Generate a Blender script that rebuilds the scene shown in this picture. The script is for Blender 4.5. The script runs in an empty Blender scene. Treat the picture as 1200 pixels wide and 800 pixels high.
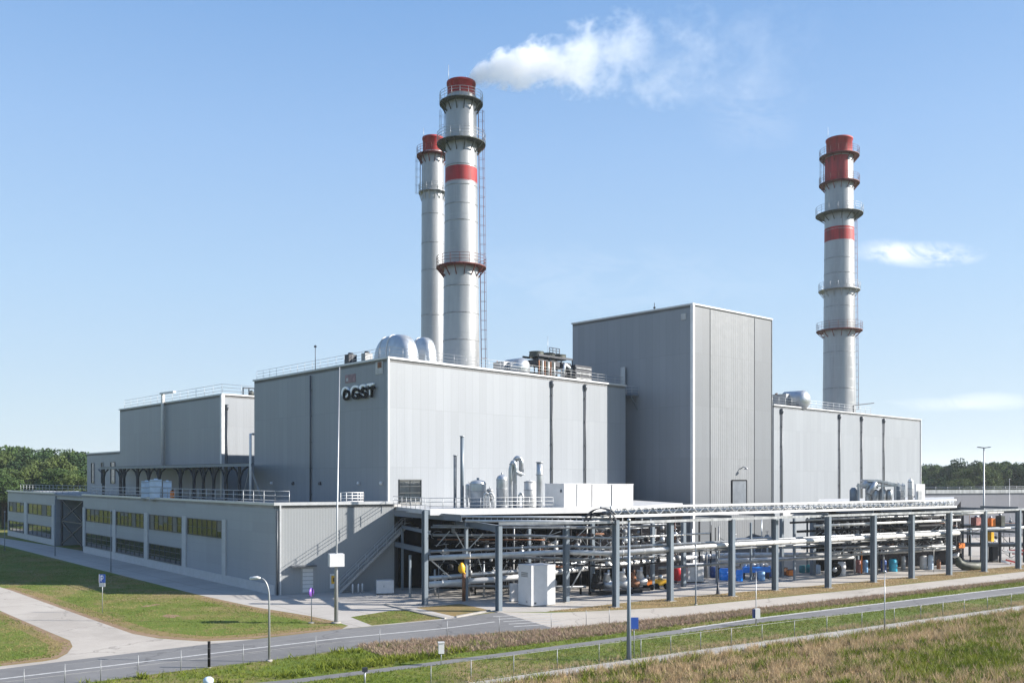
import bpy, bmesh, math, random
import numpy as np
from mathutils import Vector, Matrix
random.seed(7); np.random.seed(7)
C = bpy.context.scene
COL = C.collection
# ------------------------------------------------------------------ camera
H, F, HY = 12.0, 1060.0, 560.0
cd = bpy.data.cameras.new('camera'); cam = bpy.data.objects.new('camera', cd); COL.objects.link(cam)
cam.location = (0, 0, H); cam.rotation_euler = (math.radians(90), 0, 0)
cd.sensor_width = 36; cd.lens = F/1200*36; cd.shift_y = (HY-400)/1200; cd.clip_end = 6000
C.camera = cam
# ------------------------------------------------------------------ light
EL = math.radians(28); SD = Vector((0.99, -0.06, 0)).normalized()
SUNV = Vector((SD.x*math.cos(EL), SD.y*math.cos(EL), math.sin(EL)))
sl = bpy.data.lights.new('sun', 'SUN'); sl.energy = 3.55; sl.angle = math.radians(0.5); sl.color = (1, .935, .85)
so = bpy.data.objects.new('sun', sl); COL.objects.link(so); so.rotation_euler = SUNV.to_track_quat('Z', 'Y').to_euler()
so.location = (60, 0, 90)
w = bpy.data.worlds.new('World'); C.world = w; w.use_nodes = True
C.view_settings.view_transform = 'Standard'; C.view_settings.look = 'None'; C.view_settings.exposure = 1.75; C.view_settings.gamma = 1
C.cycles.max_bounces = 6; C.cycles.transparent_max_bounces = 12; C.cycles.volume_bounces = 4; C.cycles.volume_step_rate = .6

# node expression helper
class NT:
    def __init__(s, nt): s.nt = nt
    def n(s, t, **k):
        x = s.nt.nodes.new(t)
        for a, b in k.items(): setattr(x, a, b)
        return x
    def inp(s, node, i, v):
        if isinstance(v, bpy.types.NodeSocket): s.nt.links.new(v, node.inputs[i])
        else: node.inputs[i].default_value = v
    def m(s, op, a, b=0.0, c=0.0, clamp=False):
        x = s.n('ShaderNodeMath', operation=op); x.use_clamp = clamp
        s.inp(x, 0, a); s.inp(x, 1, b); s.inp(x, 2, c)
        return x.outputs[0]
    def mix(s, f, a, b, blend='MIX'):
        x = s.n('ShaderNodeMix', data_type='RGBA', blend_type=blend)
        s.inp(x, 0, f); s.inp(x, 6, a); s.inp(x, 7, b)
        return x.outputs[2]
    def noise(s, vec, scale, detail=4, rough=.55, dist=0.0):
        x = s.n('ShaderNodeTexNoise'); s.inp(x, 'Vector', vec); x.inputs['Scale'].default_value = scale
        x.inputs['Detail'].default_value = detail; x.inputs['Roughness'].default_value = rough; x.inputs['Distortion'].default_value = dist
        return x.outputs[0]
    def smooth(s, v, a, b, o0=0.0, o1=1.0):
        x = s.n('ShaderNodeMapRange', interpolation_type='SMOOTHSTEP')
        s.inp(x, 0, v); s.inp(x, 1, a); s.inp(x, 2, b); s.inp(x, 3, o0); s.inp(x, 4, o1)
        return x.outputs[0]
    def link(s, a, b): s.nt.links.new(a, b)

def c4(c): return (c[0], c[1], c[2], 1.0)

def build_world():
    t = NT(w.node_tree); w.node_tree.nodes.clear()
    sky = t.n('ShaderNodeTexSky', sky_type='NISHITA'); sky.sun_disc = False
    sky.sun_elevation = EL; sky.sun_rotation = math.atan2(SD.x, SD.y)
    sky.altitude = 100; sky.air_density = 1.0; sky.dust_density = 0.6; sky.ozone_density = 2.0
    tc = t.n('ShaderNodeTexCoord'); sep = t.n('ShaderNodeSeparateXYZ'); t.link(tc.outputs['Generated'], sep.inputs[0])
    x, y, z = sep.outputs
    ys = t.m('MAXIMUM', y, .02)
    u = t.m('DIVIDE', x, ys); v = t.m('DIVIDE', z, ys)
    comb = t.n('ShaderNodeCombineXYZ'); t.inp(comb, 0, u); t.inp(comb, 1, t.m('MULTIPLY', v, 2.2)); vec = comb.outputs[0]
    nz = t.noise(vec, 13, 9, .68, .8)
    tot = None
    for px, py, rx, ry, amp in [(1085, 298, 75, 17, .9), (1040, 294, 45, 16, .5), (1160, 470, 60, 12, .5), (1090, 474, 70, 9, .35), (700, 330, 260, 50, .10), (880, 130, 70, 60, .12), (250, 150, 200, 60, .0)]:
        du = t.m('DIVIDE', t.m('SUBTRACT', u, (px-600)/F), rx/F); dv = t.m('DIVIDE', t.m('SUBTRACT', v, (HY-py)/F), ry/F)
        r = t.m('ADD', t.m('MULTIPLY', du, du), t.m('MULTIPLY', dv, dv))
        g = t.m('MULTIPLY', t.m('SUBTRACT', 1.0, r, clamp=True), amp)
        tot = g if tot is None else t.m('ADD', tot, g)
    cl = t.m('MULTIPLY', tot, t.smooth(nz, .37, .60), clamp=True)
    bg = t.n('ShaderNodeBackground'); bg.inputs[1].default_value = 0.053
    # thin summer haze lifts the sky towards white
    rp = t.n('ShaderNodeValToRGB'); t.link(z, rp.inputs[0]); el = rp.color_ramp.elements
    el[0].position, el[0].color = 0.0, c4((.34, .41, .475)); el[1].position, el[1].color = .9, c4((.10, .19, .40))
    for p_, c_ in ((.07, (.325, .41, .495)), (.2, (.265, .385, .53)), (.34, (.20, .325, .52)), (.47, (.128, .25, .465))):
        e = el.new(p_); e.color = c4(c_)
    rs = t.mix(1.0, rp.outputs[0], c4((10, 10, 10)), 'MULTIPLY')
    tint = t.mix(.85, sky.outputs[0], rs)
    colr = t.mix(t.m('MULTIPLY', cl, .75), tint, c4((6.8, 7.0, 7.3)))
    t.link(colr, bg.inputs[0]); out = t.n('ShaderNodeOutputWorld'); t.link(bg.outputs[0], out.inputs[0])
build_world()

# ------------------------------------------------------------------ geometry helpers
def W(px, py, d): return Vector(((px-600)/F*d, d, H-(py-HY)/F*d))
def G(px, py, z=0.0):
    d = (H-z)*F/(py-HY); return Vector(((px-600)/F*d, d, z))
def B(px, d, z=0.0): return Vector(((px-600)/F*d, d, z))
def hit(px, P, Q):
    """point of ground line P-Q seen in picture column px"""
    k = (px-600)/F; dx, dy = Q.x-P.x, Q.y-P.y
    t = (k*P.y-P.x)/(dx-k*dy)
    return Vector((P.x+dx*t, P.y+dy*t, 0))
def zat(py, d): return H-(py-HY)/F*d
def XY(p, z): return Vector((p.x, p.y, z))

LOC = {}
class MB:
    def __init__(s): s.v = []; s.f = []; s.sm = []; s.uv = {}
    def face(s, idx, smooth=False, uv=None):
        s.f.append(tuple(idx)); s.sm.append(smooth)
        if uv: s.uv[len(s.f)-1] = uv
    def poly(s, pts, uv=None):
        b = len(s.v); s.v += [Vector(p) for p in pts]; s.face(range(b, b+len(pts)), uv=uv)
    def wall(s, P, Q, z0, z1, u0=0.0):
        L = (Vector((Q.x, Q.y))-Vector((P.x, P.y))).length
        s.poly([XY(P, z0), XY(Q, z0), XY(Q, z1), XY(P, z1)], uv=[(u0, z0), (u0+L, z0), (u0+L, z1), (u0, z1)])
    def prism(s, pts, z0, z1):
        n = len(pts); a = sum(pts[i].x*pts[(i+1) % n].y-pts[(i+1) % n].x*pts[i].y for i in range(n))
        if a < 0: pts = pts[::-1]
        b = len(s.v); s.v += [XY(p, z0) for p in pts]+[XY(p, z1) for p in pts]
        s.face(range(b+n, b+2*n)); s.face(range(b+n-1, b-1, -1))
        for i in range(n):
            j = (i+1) % n; s.face((b+i, b+j, b+n+j, b+n+i))
    def box(s, c, lx, ly, z0, z1, ang=0.0):
        ca, sa = math.cos(ang), math.sin(ang)
        pts = [Vector((c[0]+ca*x-sa*y, c[1]+sa*x+ca*y, 0)) for x, y in ((-lx/2, -ly/2), (lx/2, -ly/2), (lx/2, ly/2), (-lx/2, ly/2))]
        s.prism(pts, z0, z1)
    def beam(s, p, q, a, b=None, up=Vector((0, 0, 1))):
        b = b or a; p = Vector(p); q = Vector(q); d = (q-p).normalized()
        if abs(d.dot(up)) > .95: up = Vector((1, 0, 0))
        r = d.cross(up).normalized()*a/2; u = r.cross(d).normalized()*b/2
        k = len(s.v)
        for o in (p, q): s.v += [o-r-u, o+r-u, o+r+u, o-r+u]
        for f in ((0, 3, 2, 1), (4, 5, 6, 7), (0, 1, 5, 4), (1, 2, 6, 5), (2, 3, 7, 6), (3, 0, 4, 7)): s.face([k+i for i in f])
    def ibeam(s, p, q, wd, ht, t=.03):
        up = Vector((0, 0, 1)); o = up*(ht/2-t/2)
        s.beam(p+o, q+o, wd, t); s.beam(p-o, q-o, wd, t); s.beam(p, q, t, ht-2*t)
    def tube(s, pts, r, n=8, caps=True):
        pts = [Vector(p) for p in pts]; k0 = len(s.v); m = len(pts)
        rs = r if isinstance(r, (list, tuple)) else [r]*m
        ref = None
        for i, p in enumerate(pts):
            d = (pts[min(i+1, m-1)]-pts[max(i-1, 0)]).normalized()
            if ref is None:
                ref = d.orthogonal().normalized()
            ref = (ref-d*ref.dot(d)).normalized(); w2 = d.cross(ref)
            for j in range(n):
                a = 2*math.pi*j/n; s.v.append(p+(ref*math.cos(a)+w2*math.sin(a))*rs[i])
        for i in range(m-1):
            for j in range(n):
                j2 = (j+1) % n; a = k0+i*n; s.face((a+j, a+j2, a+n+j2, a+n+j), True)
        if caps:
            s.face([k0+n-1-j for j in range(n)]); s.face([k0+(m-1)*n+j for j in range(n)])
    def lathe(s, c, prof, n=24, caps=True, M=None):
        """profile [(r, z)]; M optional matrix applied to the local shape, then moved to c"""
        k0 = len(s.v); c = Vector(c); m = len(prof)
        for r, z in prof:
            for j in range(n):
                a = 2*math.pi*j/n; p = Vector((r*math.cos(a), r*math.sin(a), z))
                if M is not None: p = M @ p
                s.v.append(c+p)
        for i in range(m-1):
            for j in range(n):
                j2 = (j+1) % n; a = k0+i*n; s.face((a+j, a+j2, a+n+j2, a+n+j), True)
        if caps:
            if prof[0][0] > 1e-4: s.face([k0+n-1-j for j in range(n)])
            if prof[-1][0] > 1e-4: s.face([k0+(m-1)*n+j for j in range(n)])
    def build(s, name, mat, parent=None, flat=False):
        o0 = LOC[parent.name] if parent else Vector((0, 0, 0))
        me = bpy.data.meshes.new(name)
        me.from_pydata([tuple(v-o0) for v in s.v], [], s.f)
        if s.uv:
            ul = me.uv_layers.new(name='UVMap')
            for fi, uv in s.uv.items():
                for k, li in enumerate(me.polygons[fi].loop_indices): ul.data[li].uv = uv[k]
        me.polygons.foreach_set('use_smooth', [False if flat else q for q in s.sm])
        me.update()
        me.materials.append(mat)
        o = bpy.data.objects.new(name, me); COL.objects.link(o)
        if parent: o.parent = parent
        LOC[o.name] = o0.copy()
        return o
def dome(r, h, n=6, r0=None):
    return [(r*math.cos(math.pi/2*i/n), h*math.sin(math.pi/2*i/n)) for i in range(n+1)]

def tag(o, label=None, cat=None, group=None, kind=None):
    if label: o['label'] = label
    if cat: o['category'] = cat
    if group: o['group'] = group
    if kind: o['kind'] = kind
    return o
def thing(name, label, cat, loc, group=None):
    o = bpy.data.objects.new(name, None); COL.objects.link(o); o.empty_display_size = .3
    o.location = loc; LOC[o.name] = Vector(loc)
    return tag(o, label, cat, group)
def dup(root, loc, rz, label, scale=None):
    r = root.copy(); COL.objects.link(r); r.location = loc; r.rotation_euler = (0, 0, rz); r['label'] = label
    if scale: r.scale = scale
    LOC[r.name] = Vector(loc)
    for ch in list(root.children):
        c = ch.copy(); COL.objects.link(c); c.parent = r
        for g in ch.children:
            q = g.copy(); COL.objects.link(q); q.parent = c
    return r

# ------------------------------------------------------------------ materials
def mat(name, col, rough=.5, metal=0.0, var=.12, scale=1.2, bump=0.0, bscale=20, spec=.5, streak=False, col2=None):
    m = bpy.data.materials.new(name); m.use_nodes = True; t = NT(m.node_tree); bs = m.node_tree.nodes['Principled BSDF']
    tc = t.n('ShaderNodeTexCoord'); vec = tc.outputs['Object']
    if streak:
        mp = t.n('ShaderNodeMapping'); mp.inputs['Scale'].default_value = (1, 1, .12); t.link(vec, mp.inputs[0]); nv = mp.outputs[0]
    else: nv = vec
    n = t.noise(nv, scale, 6, .6)
    f = t.smooth(n, .3, .7)
    c2 = col2 or tuple(max(0, q*(1-var*2)) for q in col)
    colr = t.mix(f, c4(c2), c4(tuple(min(1, q*(1+var*.5)) for q in col)))
    t.link(colr, bs.inputs['Base Color'])
    bs.inputs['Metallic'].default_value = metal
    rr = t.smooth(n, .2, .8, max(.02, rough-.08), min(1, rough+.1)); t.link(rr, bs.inputs['Roughness'])
    bs.inputs['Specular IOR Level'].default_value = spec
    if bump:
        b = t.n('ShaderNodeBump'); b.inputs['Strength'].default_value = bump; b.inputs['Distance'].default_value = .05
        t.link(t.noise(vec, bscale, 5), b.inputs['Height']); t.link(b.outputs[0], bs.inputs['Normal'])
    return m
def wear(m, col, lo, hi, amt):
    t = NT(m.node_tree); bs = m.node_tree.nodes['Principled BSDF']; src = bs.inputs['Base Color'].links[0].from_socket
    tc = t.n('ShaderNodeTexCoord'); mp = t.n('ShaderNodeMapping'); mp.inputs['Scale'].default_value = (1.6, 1.6, .06); t.link(tc.outputs['Object'], mp.inputs[0])
    t.link(t.mix(t.smooth(t.noise(mp.outputs[0], 1.0, 6, .7), lo, hi, 0, amt), src, c4(col)), bs.inputs['Base Color'])
def cladding(name, col, pw=1.15, rh=6.6, rib=.3, var=.05, rough=.45, mort=.76, metal=0.0, ribs=.12):
    m = bpy.data.materials.new(name); m.use_nodes = True; t = NT(m.node_tree); bs = m.node_tree.nodes['Principled BSDF']
    uv = t.n('ShaderNodeUVMap'); br = t.n('ShaderNodeTexBrick'); t.link(uv.outputs[0], br.inputs['Vector'])
    br.offset = 0; br.squash = 1
    br.inputs['Scale'].default_value = 1; br.inputs['Brick Width'].default_value = pw; br.inputs['Row Height'].default_value = rh
    br.inputs['Mortar Size'].default_value = .022; br.inputs['Mortar Smooth'].default_value = .3
    br.inputs['Color1'].default_value = c4([q*(1-var) for q in col]); br.inputs['Color2'].default_value = c4([q*(1+var) for q in col])
    br.inputs['Mortar'].default_value = c4([q*mort for q in col])
    mp = t.n('ShaderNodeMapping'); mp.inputs['Scale'].default_value = (1, .1, 1); t.link(uv.outputs[0], mp.inputs[0])
    n = t.noise(mp.outputs[0], .9, 7, .65)
    n2 = t.noise(uv.outputs[0], .12, 3, .5)
    colr = t.mix(t.smooth(n, .38, .72, 0, .30), br.outputs[0], c4([q*.84 for q in col]))
    colr = t.mix(t.smooth(n2, .3, .7, 0, .12), colr, c4([q*.8 for q in col]))
    t.link(colr, bs.inputs['Base Color']); bs.inputs['Roughness'].default_value = rough; bs.inputs['Metallic'].default_value = metal
    wv = t.n('ShaderNodeTexWave', wave_type='BANDS', bands_direction='X', wave_profile='SIN'); t.link(uv.outputs[0], wv.inputs[0])
    wv.inputs['Scale'].default_value = .314/rib
    b = t.n('ShaderNodeBump'); b.inputs['Strength'].default_value = ribs; b.inputs['Distance'].default_value = .03
    hsum = t.m('ADD', wv.outputs['Fac'], t.m('MULTIPLY', t.noise(uv.outputs[0], .5, 2), 1.5))
    t.link(hsum, b.inputs['Height']); t.link(b.outputs[0], bs.inputs['Normal'])
    return m
def ground_mat(name, stops, scale=.12, fine=3.0, rough=.95, bump=.6, joint=0, crack=0):
    stops = [(p, tuple(q*1.22 for q in c)) for p, c in stops]
    """stops: list of (pos, colour) for a ramp over layered noise in world metres"""
    m = bpy.data.materials.new(name); m.use_nodes = True; t = NT(m.node_tree); bs = m.node_tree.nodes['Principled BSDF']
    g = t.n('ShaderNodeNewGeometry'); vec = g.outputs['Position']
    a = t.noise(vec, scale, 5, .6, .3); b = t.noise(vec, fine, 5, .7); d = t.noise(vec, fine*.22, 4, .6)
    v = t.m('ADD', t.m('ADD', t.m('MULTIPLY', a, .5), t.m('MULTIPLY', b, .22)), t.m('MULTIPLY', d, .28))
    r = t.n('ShaderNodeValToRGB'); t.link(v, r.inputs[0])
    el = r.color_ramp.elements
    el[0].position, el[0].color = stops[0][0], c4(stops[0][1]); el[1].position, el[1].color = stops[-1][0], c4(stops[-1][1])
    for p, c in stops[1:-1]:
        e = el.new(p); e.color = c4(c)
    colr = r.outputs[0]
    if crack:
        vo = t.n('ShaderNodeTexVoronoi', feature='DISTANCE_TO_EDGE'); vo.inputs['Scale'].default_value = .11
        wp = t.n('ShaderNodeVectorMath', operation='ADD'); t.link(vec, wp.inputs[0])
        nn = t.n('ShaderNodeTexNoise'); nn.inputs['Scale'].default_value = .6; nn.inputs['Detail'].default_value = 5; t.link(vec, nn.inputs[0])
        ms = t.n('ShaderNodeVectorMath', operation='SCALE'); t.link(nn.outputs[1], ms.inputs[0]); ms.inputs[3].default_value = 2.5; t.link(ms.outputs[0], wp.inputs[1])
        t.link(wp.outputs[0], vo.inputs['Vector'])
        colr = t.mix(t.smooth(vo.outputs['Distance'], 0, .012, .5, 0), colr, c4([q*.4 for q in stops[0][1]]))
        colr = t.mix(t.smooth(t.noise(vec, .05, 5, .65, 1.2), .5, .62, 0, .35), colr, c4([q*.8 for q in stops[0][1]]))
    if joint:
        br = t.n('ShaderNodeTexBrick'); mp = t.n('ShaderNodeMapping'); mp.inputs['Rotation'].default_value = (0, 0, .87 if joint > 0 else -.5); t.link(vec, mp.inputs[0]); t.link(mp.outputs[0], br.inputs['Vector'])
        br.offset = 0; br.inputs['Scale'].default_value = 1; br.inputs['Brick Width'].default_value = abs(joint); br.inputs['Row Height'].default_value = abs(joint)*1.0; br.inputs['Mortar Size'].default_value = .045
        br.inputs['Color1'].default_value = (1, 1, 1, 1); br.inputs['Color2'].default_value = (.92, .92, .92, 1); br.inputs['Mortar'].default_value = (.62, .6, .57, 1)
        colr = t.mix(1.0, colr, br.outputs[0], 'MULTIPLY')
    t.link(colr, bs.inputs['Base Color']); bs.inputs['Roughness'].default_value = rough; bs.inputs['Specular IOR Level'].default_value = .15
    if bump:
        bp = t.n('ShaderNodeBump'); bp.inputs['Strength'].default_value = bump; bp.inputs['Distance'].default_value = .12
        t.link(t.noise(vec, fine*2, 6, .7), bp.inputs['Height']); t.link(bp.outputs[0], bs.inputs['Normal'])
    return m
def leaf_mat(name, c1, c2, scale, rough=.7, trans=.25, rv=.45):
    if name.endswith(('blades', 'sprigs')): c1, c2 = [q*1.3 for q in c1], [q*1.3 for q in c2]
    m = bpy.data.materials.new(name); m.use_nodes = True; t = NT(m.node_tree); bs = m.node_tree.nodes['Principled BSDF']
    g = t.n('ShaderNodeNewGeometry'); n = t.noise(g.outputs['Position'], scale, 4, .6)
    r = t.n('ShaderNodeMix', data_type='RGBA'); t.link(t.smooth(n, .32, .68), r.inputs[0]); r.inputs[6].default_value = c4(c1); r.inputs[7].default_value = c4(c2)
    rnd = g.outputs['Random Per Island']
    colr = t.mix(t.m('MULTIPLY', rnd, rv), r.outputs[2], c4([q*.45 for q in c1]))
    t.link(colr, bs.inputs['Base Color']); bs.inputs['Roughness'].default_value = rough; bs.inputs['Specular IOR Level'].default_value = .2
    tr = t.n('ShaderNodeBsdfTranslucent'); t.link(colr, tr.inputs[0]); mx = t.n('ShaderNodeMixShader'); mx.inputs[0].default_value = trans
    out = m.node_tree.nodes['Material Output']; t.link(bs.outputs[0], mx.inputs[1]); t.link(tr.outputs[0], mx.inputs[2]); t.link(mx.outputs[0], out.inputs[0])
    return m
def glass_mat(name, col, rough=.05, warm=None, sp=1.0):
    m = bpy.data.materials.new(name); m.use_nodes = True; t = NT(m.node_tree); bs = m.node_tree.nodes['Principled BSDF']
    tc = t.n('ShaderNodeTexCoord'); n = t.noise(tc.outputs['Object'], .7, 3)
    t.link(t.mix(t.smooth(n, .4, .6), c4(col), c4([q*1.8 for q in (warm or col)])), bs.inputs['Base Color'])
    bs.inputs['Roughness'].default_value = rough; bs.inputs['Specular IOR Level'].default_value = sp; bs.inputs['IOR'].default_value = 1.6
    b = t.n('ShaderNodeBump'); b.inputs['Strength'].default_value = .06; t.link(t.noise(tc.outputs['Object'], 1.1, 2), b.inputs['Height']); t.link(b.outputs[0], bs.inputs['Normal'])
    return m

M = {}
M['clad'] = cladding('wall_cladding', (.214, .234, .258))
M['clad_tower'] = cladding('tower_cladding', (.20, .222, .25), pw=1.2, rh=7.4)  # light balance put into colour: lighter for the shaded side, panels cover the front
M['clad_rib'] = cladding('ribbed_panel', (.165, .177, .19), pw=.6, rh=7.4, rib=.45, mort=.72, var=.06, ribs=.8)
M['clad_blue'] = cladding('smooth_grey_panel', (.125, .138, .153), pw=1.9, rh=7.4, rib=.25, mort=.8)
M['clad_low'] = cladding('low_cladding', (.245, .275, .315), pw=6.5, rh=1.05, rib=8, mort=.9, ribs=.1)
M['clad_far'] = cladding('far_cladding', (.15, .155, .18), pw=3, rh=3)
M['shade_dark_wall'] = cladding('shade_dark_wall', (.008, .008, .010), pw=2.5, rh=2.2, mort=.4, rough=.95)  # near-black colour stands in for the shade inside the recesses
M['shade_dark_wall'].node_tree.nodes['Principled BSDF'].inputs['Specular IOR Level'].default_value = .03
M['white'] = mat('white_painted_metal', (.62, .62, .62), .4, var=.04)
M['white_low'] = mat('white_concrete_band', (.42, .43, .44), .6, var=.06)
M['coping'] = mat('coping_metal', (.50, .51, .52), .35, .2, var=.05)
M['roof'] = mat('roof_membrane', (.28, .28, .28), .8, var=.12, scale=.4)
M['galv'] = mat('galvanised_steel', (.36, .375, .39), .42, .5, var=.12, scale=2, streak=True)
M['silver'] = mat('insulation_jacket', (.42, .45, .48), .34, .6, var=.08, scale=1.6, bump=.05, bscale=1.5)
M['stack'] = mat('stack_steel', (.33, .34, .35), .36, .3, var=.11, scale=.55, streak=True, bump=.05, bscale=1)
wear(M['stack'], (.16, .12, .09), .56, .74, .45); wear(M['stack'], (.42, .43, .43), .3, .44, .0)
M['pipe_white'] = mat('white_pipe_jacket', (.55, .555, .555), .4, .2, var=.1, scale=1.5)
M['pipe_grey'] = mat('grey_pipe_jacket', (.27, .28, .29), .45, .3, var=.2, scale=1.5)
M['pipe_dark'] = mat('dark_steel_pipe', (.022, .023, .027), .7, 0, var=.3, scale=2, spec=.2)
M['rust'] = mat('rusty_pipe', (.23, .10, .05), .7, .1, var=.3, scale=3)
M['col'] = mat('blue_grey_column_paint', (.16, .195, .23), .42, .1, var=.08, scale=1.2, streak=True)
M['beam'] = mat('beam_paint', (.135, .165, .20), .45, .15, var=.08)
M['dark'] = mat('dark_painted_steel', (.025, .03, .042), .5, .2, var=.2)
M['down'] = mat('downpipe_dark', (.095, .105, .118), .45, .3, var=.1)
M['rail'] = mat('railing_galvanised', (.42, .435, .45), .4, .3, var=.05)
M['red'] = mat('red_paint', (.34, .018, .022), .65, var=.28, scale=1, streak=True, bump=.05)
wear(M['red'], (.10, .02, .02), .52, .72, .55)
M['redrust'] = mat('red_oxide_steel', (.15, .035, .028), .6, .1, var=.25)
M['greenrust'] = mat('green_grey_steel', (.065, .075, .065), .6, .2, var=.25)
M['black'] = mat('black_paint', (.008, .008, .010), .7, var=.2, spec=.1)
M['letterwhite'] = mat('letter_white', (.85, .86, .88), .4, var=.04)
M['glass'] = glass_mat('window_glass', (.010, .014, .017))
M['glassw'] = glass_mat('upper_window_glass', (.014, .014, .007), .06, (.022, .021, .012), .3)  # olive tint in the base colour stands in for reflected grass
M['mullion'] = mat('window_mullion', (.05, .058, .06), .5, var=.05)
M['doorgrey'] = mat('door_blue_grey', (.11, .13, .155), .45, var=.08)
M['asphalt'] = ground_mat('asphalt', [(.3, (.105, .105, .107)), (.5, (.13, .13, .131)), (.7, (.155, .155, .153))], .08, 5, .85, .12, crack=1)
M['concrete'] = ground_mat('concrete', [(.3, (.245, .225, .20)), (.5, (.295, .272, .243)), (.68, (.325, .303, .272))], .1, 2.2, .85, .12, crack=1)
M['paving'] = ground_mat('pavement_concrete', [(.3, (.255, .240, .222)), (.5, (.30, .284, .264)), (.68, (.33, .313, .293))], .09, 2.2, .85, .12, joint=4.2)
M['kerb'] = mat('kerb_concrete', (.30, .285, .26), .85, var=.14, scale=1.5, bump=.2)
M['grass'] = ground_mat('grass_ground', [(.34, (.20, .145, .075)), (.44, (.135, .118, .045)), (.50, (.088, .115, .020)), (.60, (.066, .10, .015)), (.72, (.15, .12, .045))], .10, 2.4)
M['drygrass'] = ground_mat('dry_grass_ground', [(.34, (.20, .14, .07)), (.5, (.16, .12, .055)), (.6, (.11, .105, .036)), (.7, (.195, .14, .075))], .2, 2.0)
M['field'] = ground_mat('field_ground', [(.3, (.21, .155, .085)), (.5, (.19, .14, .075)), (.64, (.13, .115, .045)), (.74, (.20, .15, .08))], .09, 1.5)
M['heath'] = ground_mat('heath_ground', [(.3, (.09, .055, .045)), (.5, (.13, .085, .07)), (.7, (.17, .12, .09))], .3, 2.5)
M['soil'] = ground_mat('soil_edge', [(.3, (.14, .092, .055)), (.5, (.18, .125, .08)), (.7, (.21, .155, .105))], .5, 3)
M['line'] = mat('road_line_paint', (.42, .42, .41), .7, var=.12, scale=3)
M['bl_green'] = leaf_mat('green_blades', (.10, .14, .014), (.145, .165, .025), .35)
M['bl_lawn'] = leaf_mat('lawn_blades', (.085, .13, .018), (.25, .20, .095), .22)
M['bl_dry'] = leaf_mat('dry_blades', (.42, .31, .19), (.30, .24, .135), .6, rv=.6)
M['bl_field_green'] = leaf_mat('field_green_blades', (.10, .135, .012), (.165, .185, .022), .3)
M['bl_heath'] = leaf_mat('heath_sprigs', (.25, .175, .135), (.29, .235, .16), .5)
M['leaf_a'] = leaf_mat('broad_leaves', (.042, .078, .022), (.066, .105, .034), .12, rough=.9, trans=.15, rv=.25)
M['leaf_b'] = leaf_mat('dark_leaves', (.028, .056, .022), (.046, .082, .030), .12, rough=.9, trans=.12, rv=.25)
M['leaf_c'] = leaf_mat('olive_leaves', (.065, .095, .027), (.092, .122, .040), .12, rough=.9, trans=.15, rv=.25)
M['bark'] = mat('bark', (.10, .075, .05), .9, var=.3, scale=3, bump=.4)
M['blue'] = mat('blue_plastic', (.015, .27, .95), .35, var=.15)
M['navy'] = mat('dark_blue_plastic', (.012, .06, .26), .35, var=.15)
M['paleblue'] = mat('pale_blue_plastic', (.22, .42, .68), .4, var=.12)
M['teal'] = mat('teal_plastic', (.02, .22, .26), .4, var=.15)
M['cyan'] = mat('cyan_plastic', (.03, .42, .62), .4, var=.15)
M['yellow'] = mat('yellow_paint', (.85, .46, .02), .45, var=.12)
M['orange'] = mat('orange_paint', (.75, .20, .02), .5, var=.12)
M['purple'] = mat('purple_sign', (.17, .07, .36), .4, var=.08)
M['signblue'] = mat('sign_blue', (.03, .10, .42), .4, var=.05)
M['rubber'] = mat('black_green_hose', (.05, .06, .04), .6, var=.3)
M['ibc'] = mat('pale_plastic_container', (.55, .66, .78), .4, var=.08)
M['pink'] = mat('faded_red_paint', (.42, .16, .14), .6, var=.25)
def wire_mat():
    m = bpy.data.materials.new('chain_link'); m.use_nodes = True; t = NT(m.node_tree); bs = m.node_tree.nodes['Principled BSDF']
    uv = t.n('ShaderNodeUVMap'); sp = t.n('ShaderNodeSeparateXYZ'); t.link(uv.outputs[0], sp.inputs[0])
    a = t.m('FRACT', t.m('MULTIPLY', t.m('ADD', sp.outputs[0], sp.outputs[1]), 11.0)); b = t.m('FRACT', t.m('MULTIPLY', t.m('SUBTRACT', sp.outputs[0], sp.outputs[1]), 11.0))
    k = t.m('MAXIMUM', t.m('LESS_THAN', a, .022), t.m('LESS_THAN', b, .022))
    t.link(k, bs.inputs['Alpha']); bs.inputs['Base Color'].default_value = (.16, .17, .17, 1); bs.inputs['Metallic'].default_value = .1; bs.inputs['Roughness'].default_value = .5
    return m
M['mesh'] = wire_mat()

# ------------------------------------------------------------------ ground and roads
def sheet(name, px, z, m, kind='structure', G_=True):
    b = MB(); b.poly([XY(G(*p, z), z) if G_ else XY(p, z) for p in px])
    if sum((px[i][0]*px[(i+1) % len(px)][1]-px[(i+1) % len(px)][0]*px[i][1]) for i in range(len(px))) > 0 and G_:
        b.v = b.v[::-1]
    o = b.build(name, m); o['kind'] = kind; return o
def ground():
    b = MB(); b.poly([(-3000, -400, 0), (3000, -400, 0), (3000, 5000, 0), (-3000, 5000, 0)])
    b.build('ground', M['grass'])['kind'] = 'structure'
ground()
strip_up = [(545, 802), (660, 785), (800, 765.5), (1000, 738), (1200, 710), (1320, 693.5)]
strip_lo = [(555, 806), (660, 792), (800, 771.7), (1000, 744), (1200, 714.6), (1320, 697)]
r2_up = [(230, 806), (337, 796), (500, 776), (650, 756.5), (800, 736.7), (893, 723.3), (1033, 706.5), (1200, 686.7), (1340, 671)]
r2_lo = [(230, 815), (337, 801), (500, 780.2), (650, 761), (800, 741.5), (893, 729), (1033, 715), (1200, 695.2), (1340, 679.5)]
p1_up = [(585, 716.5), (640, 716), (675, 712.6), (800, 710.5), (1000, 691), (1200, 669.3), (1340, 655)]
p1_up = [(585, 716.5), (640, 717.5), (680, 716.3), (800, 710.5), (1000, 691), (1200, 669.3), (1340, 655)]
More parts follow.
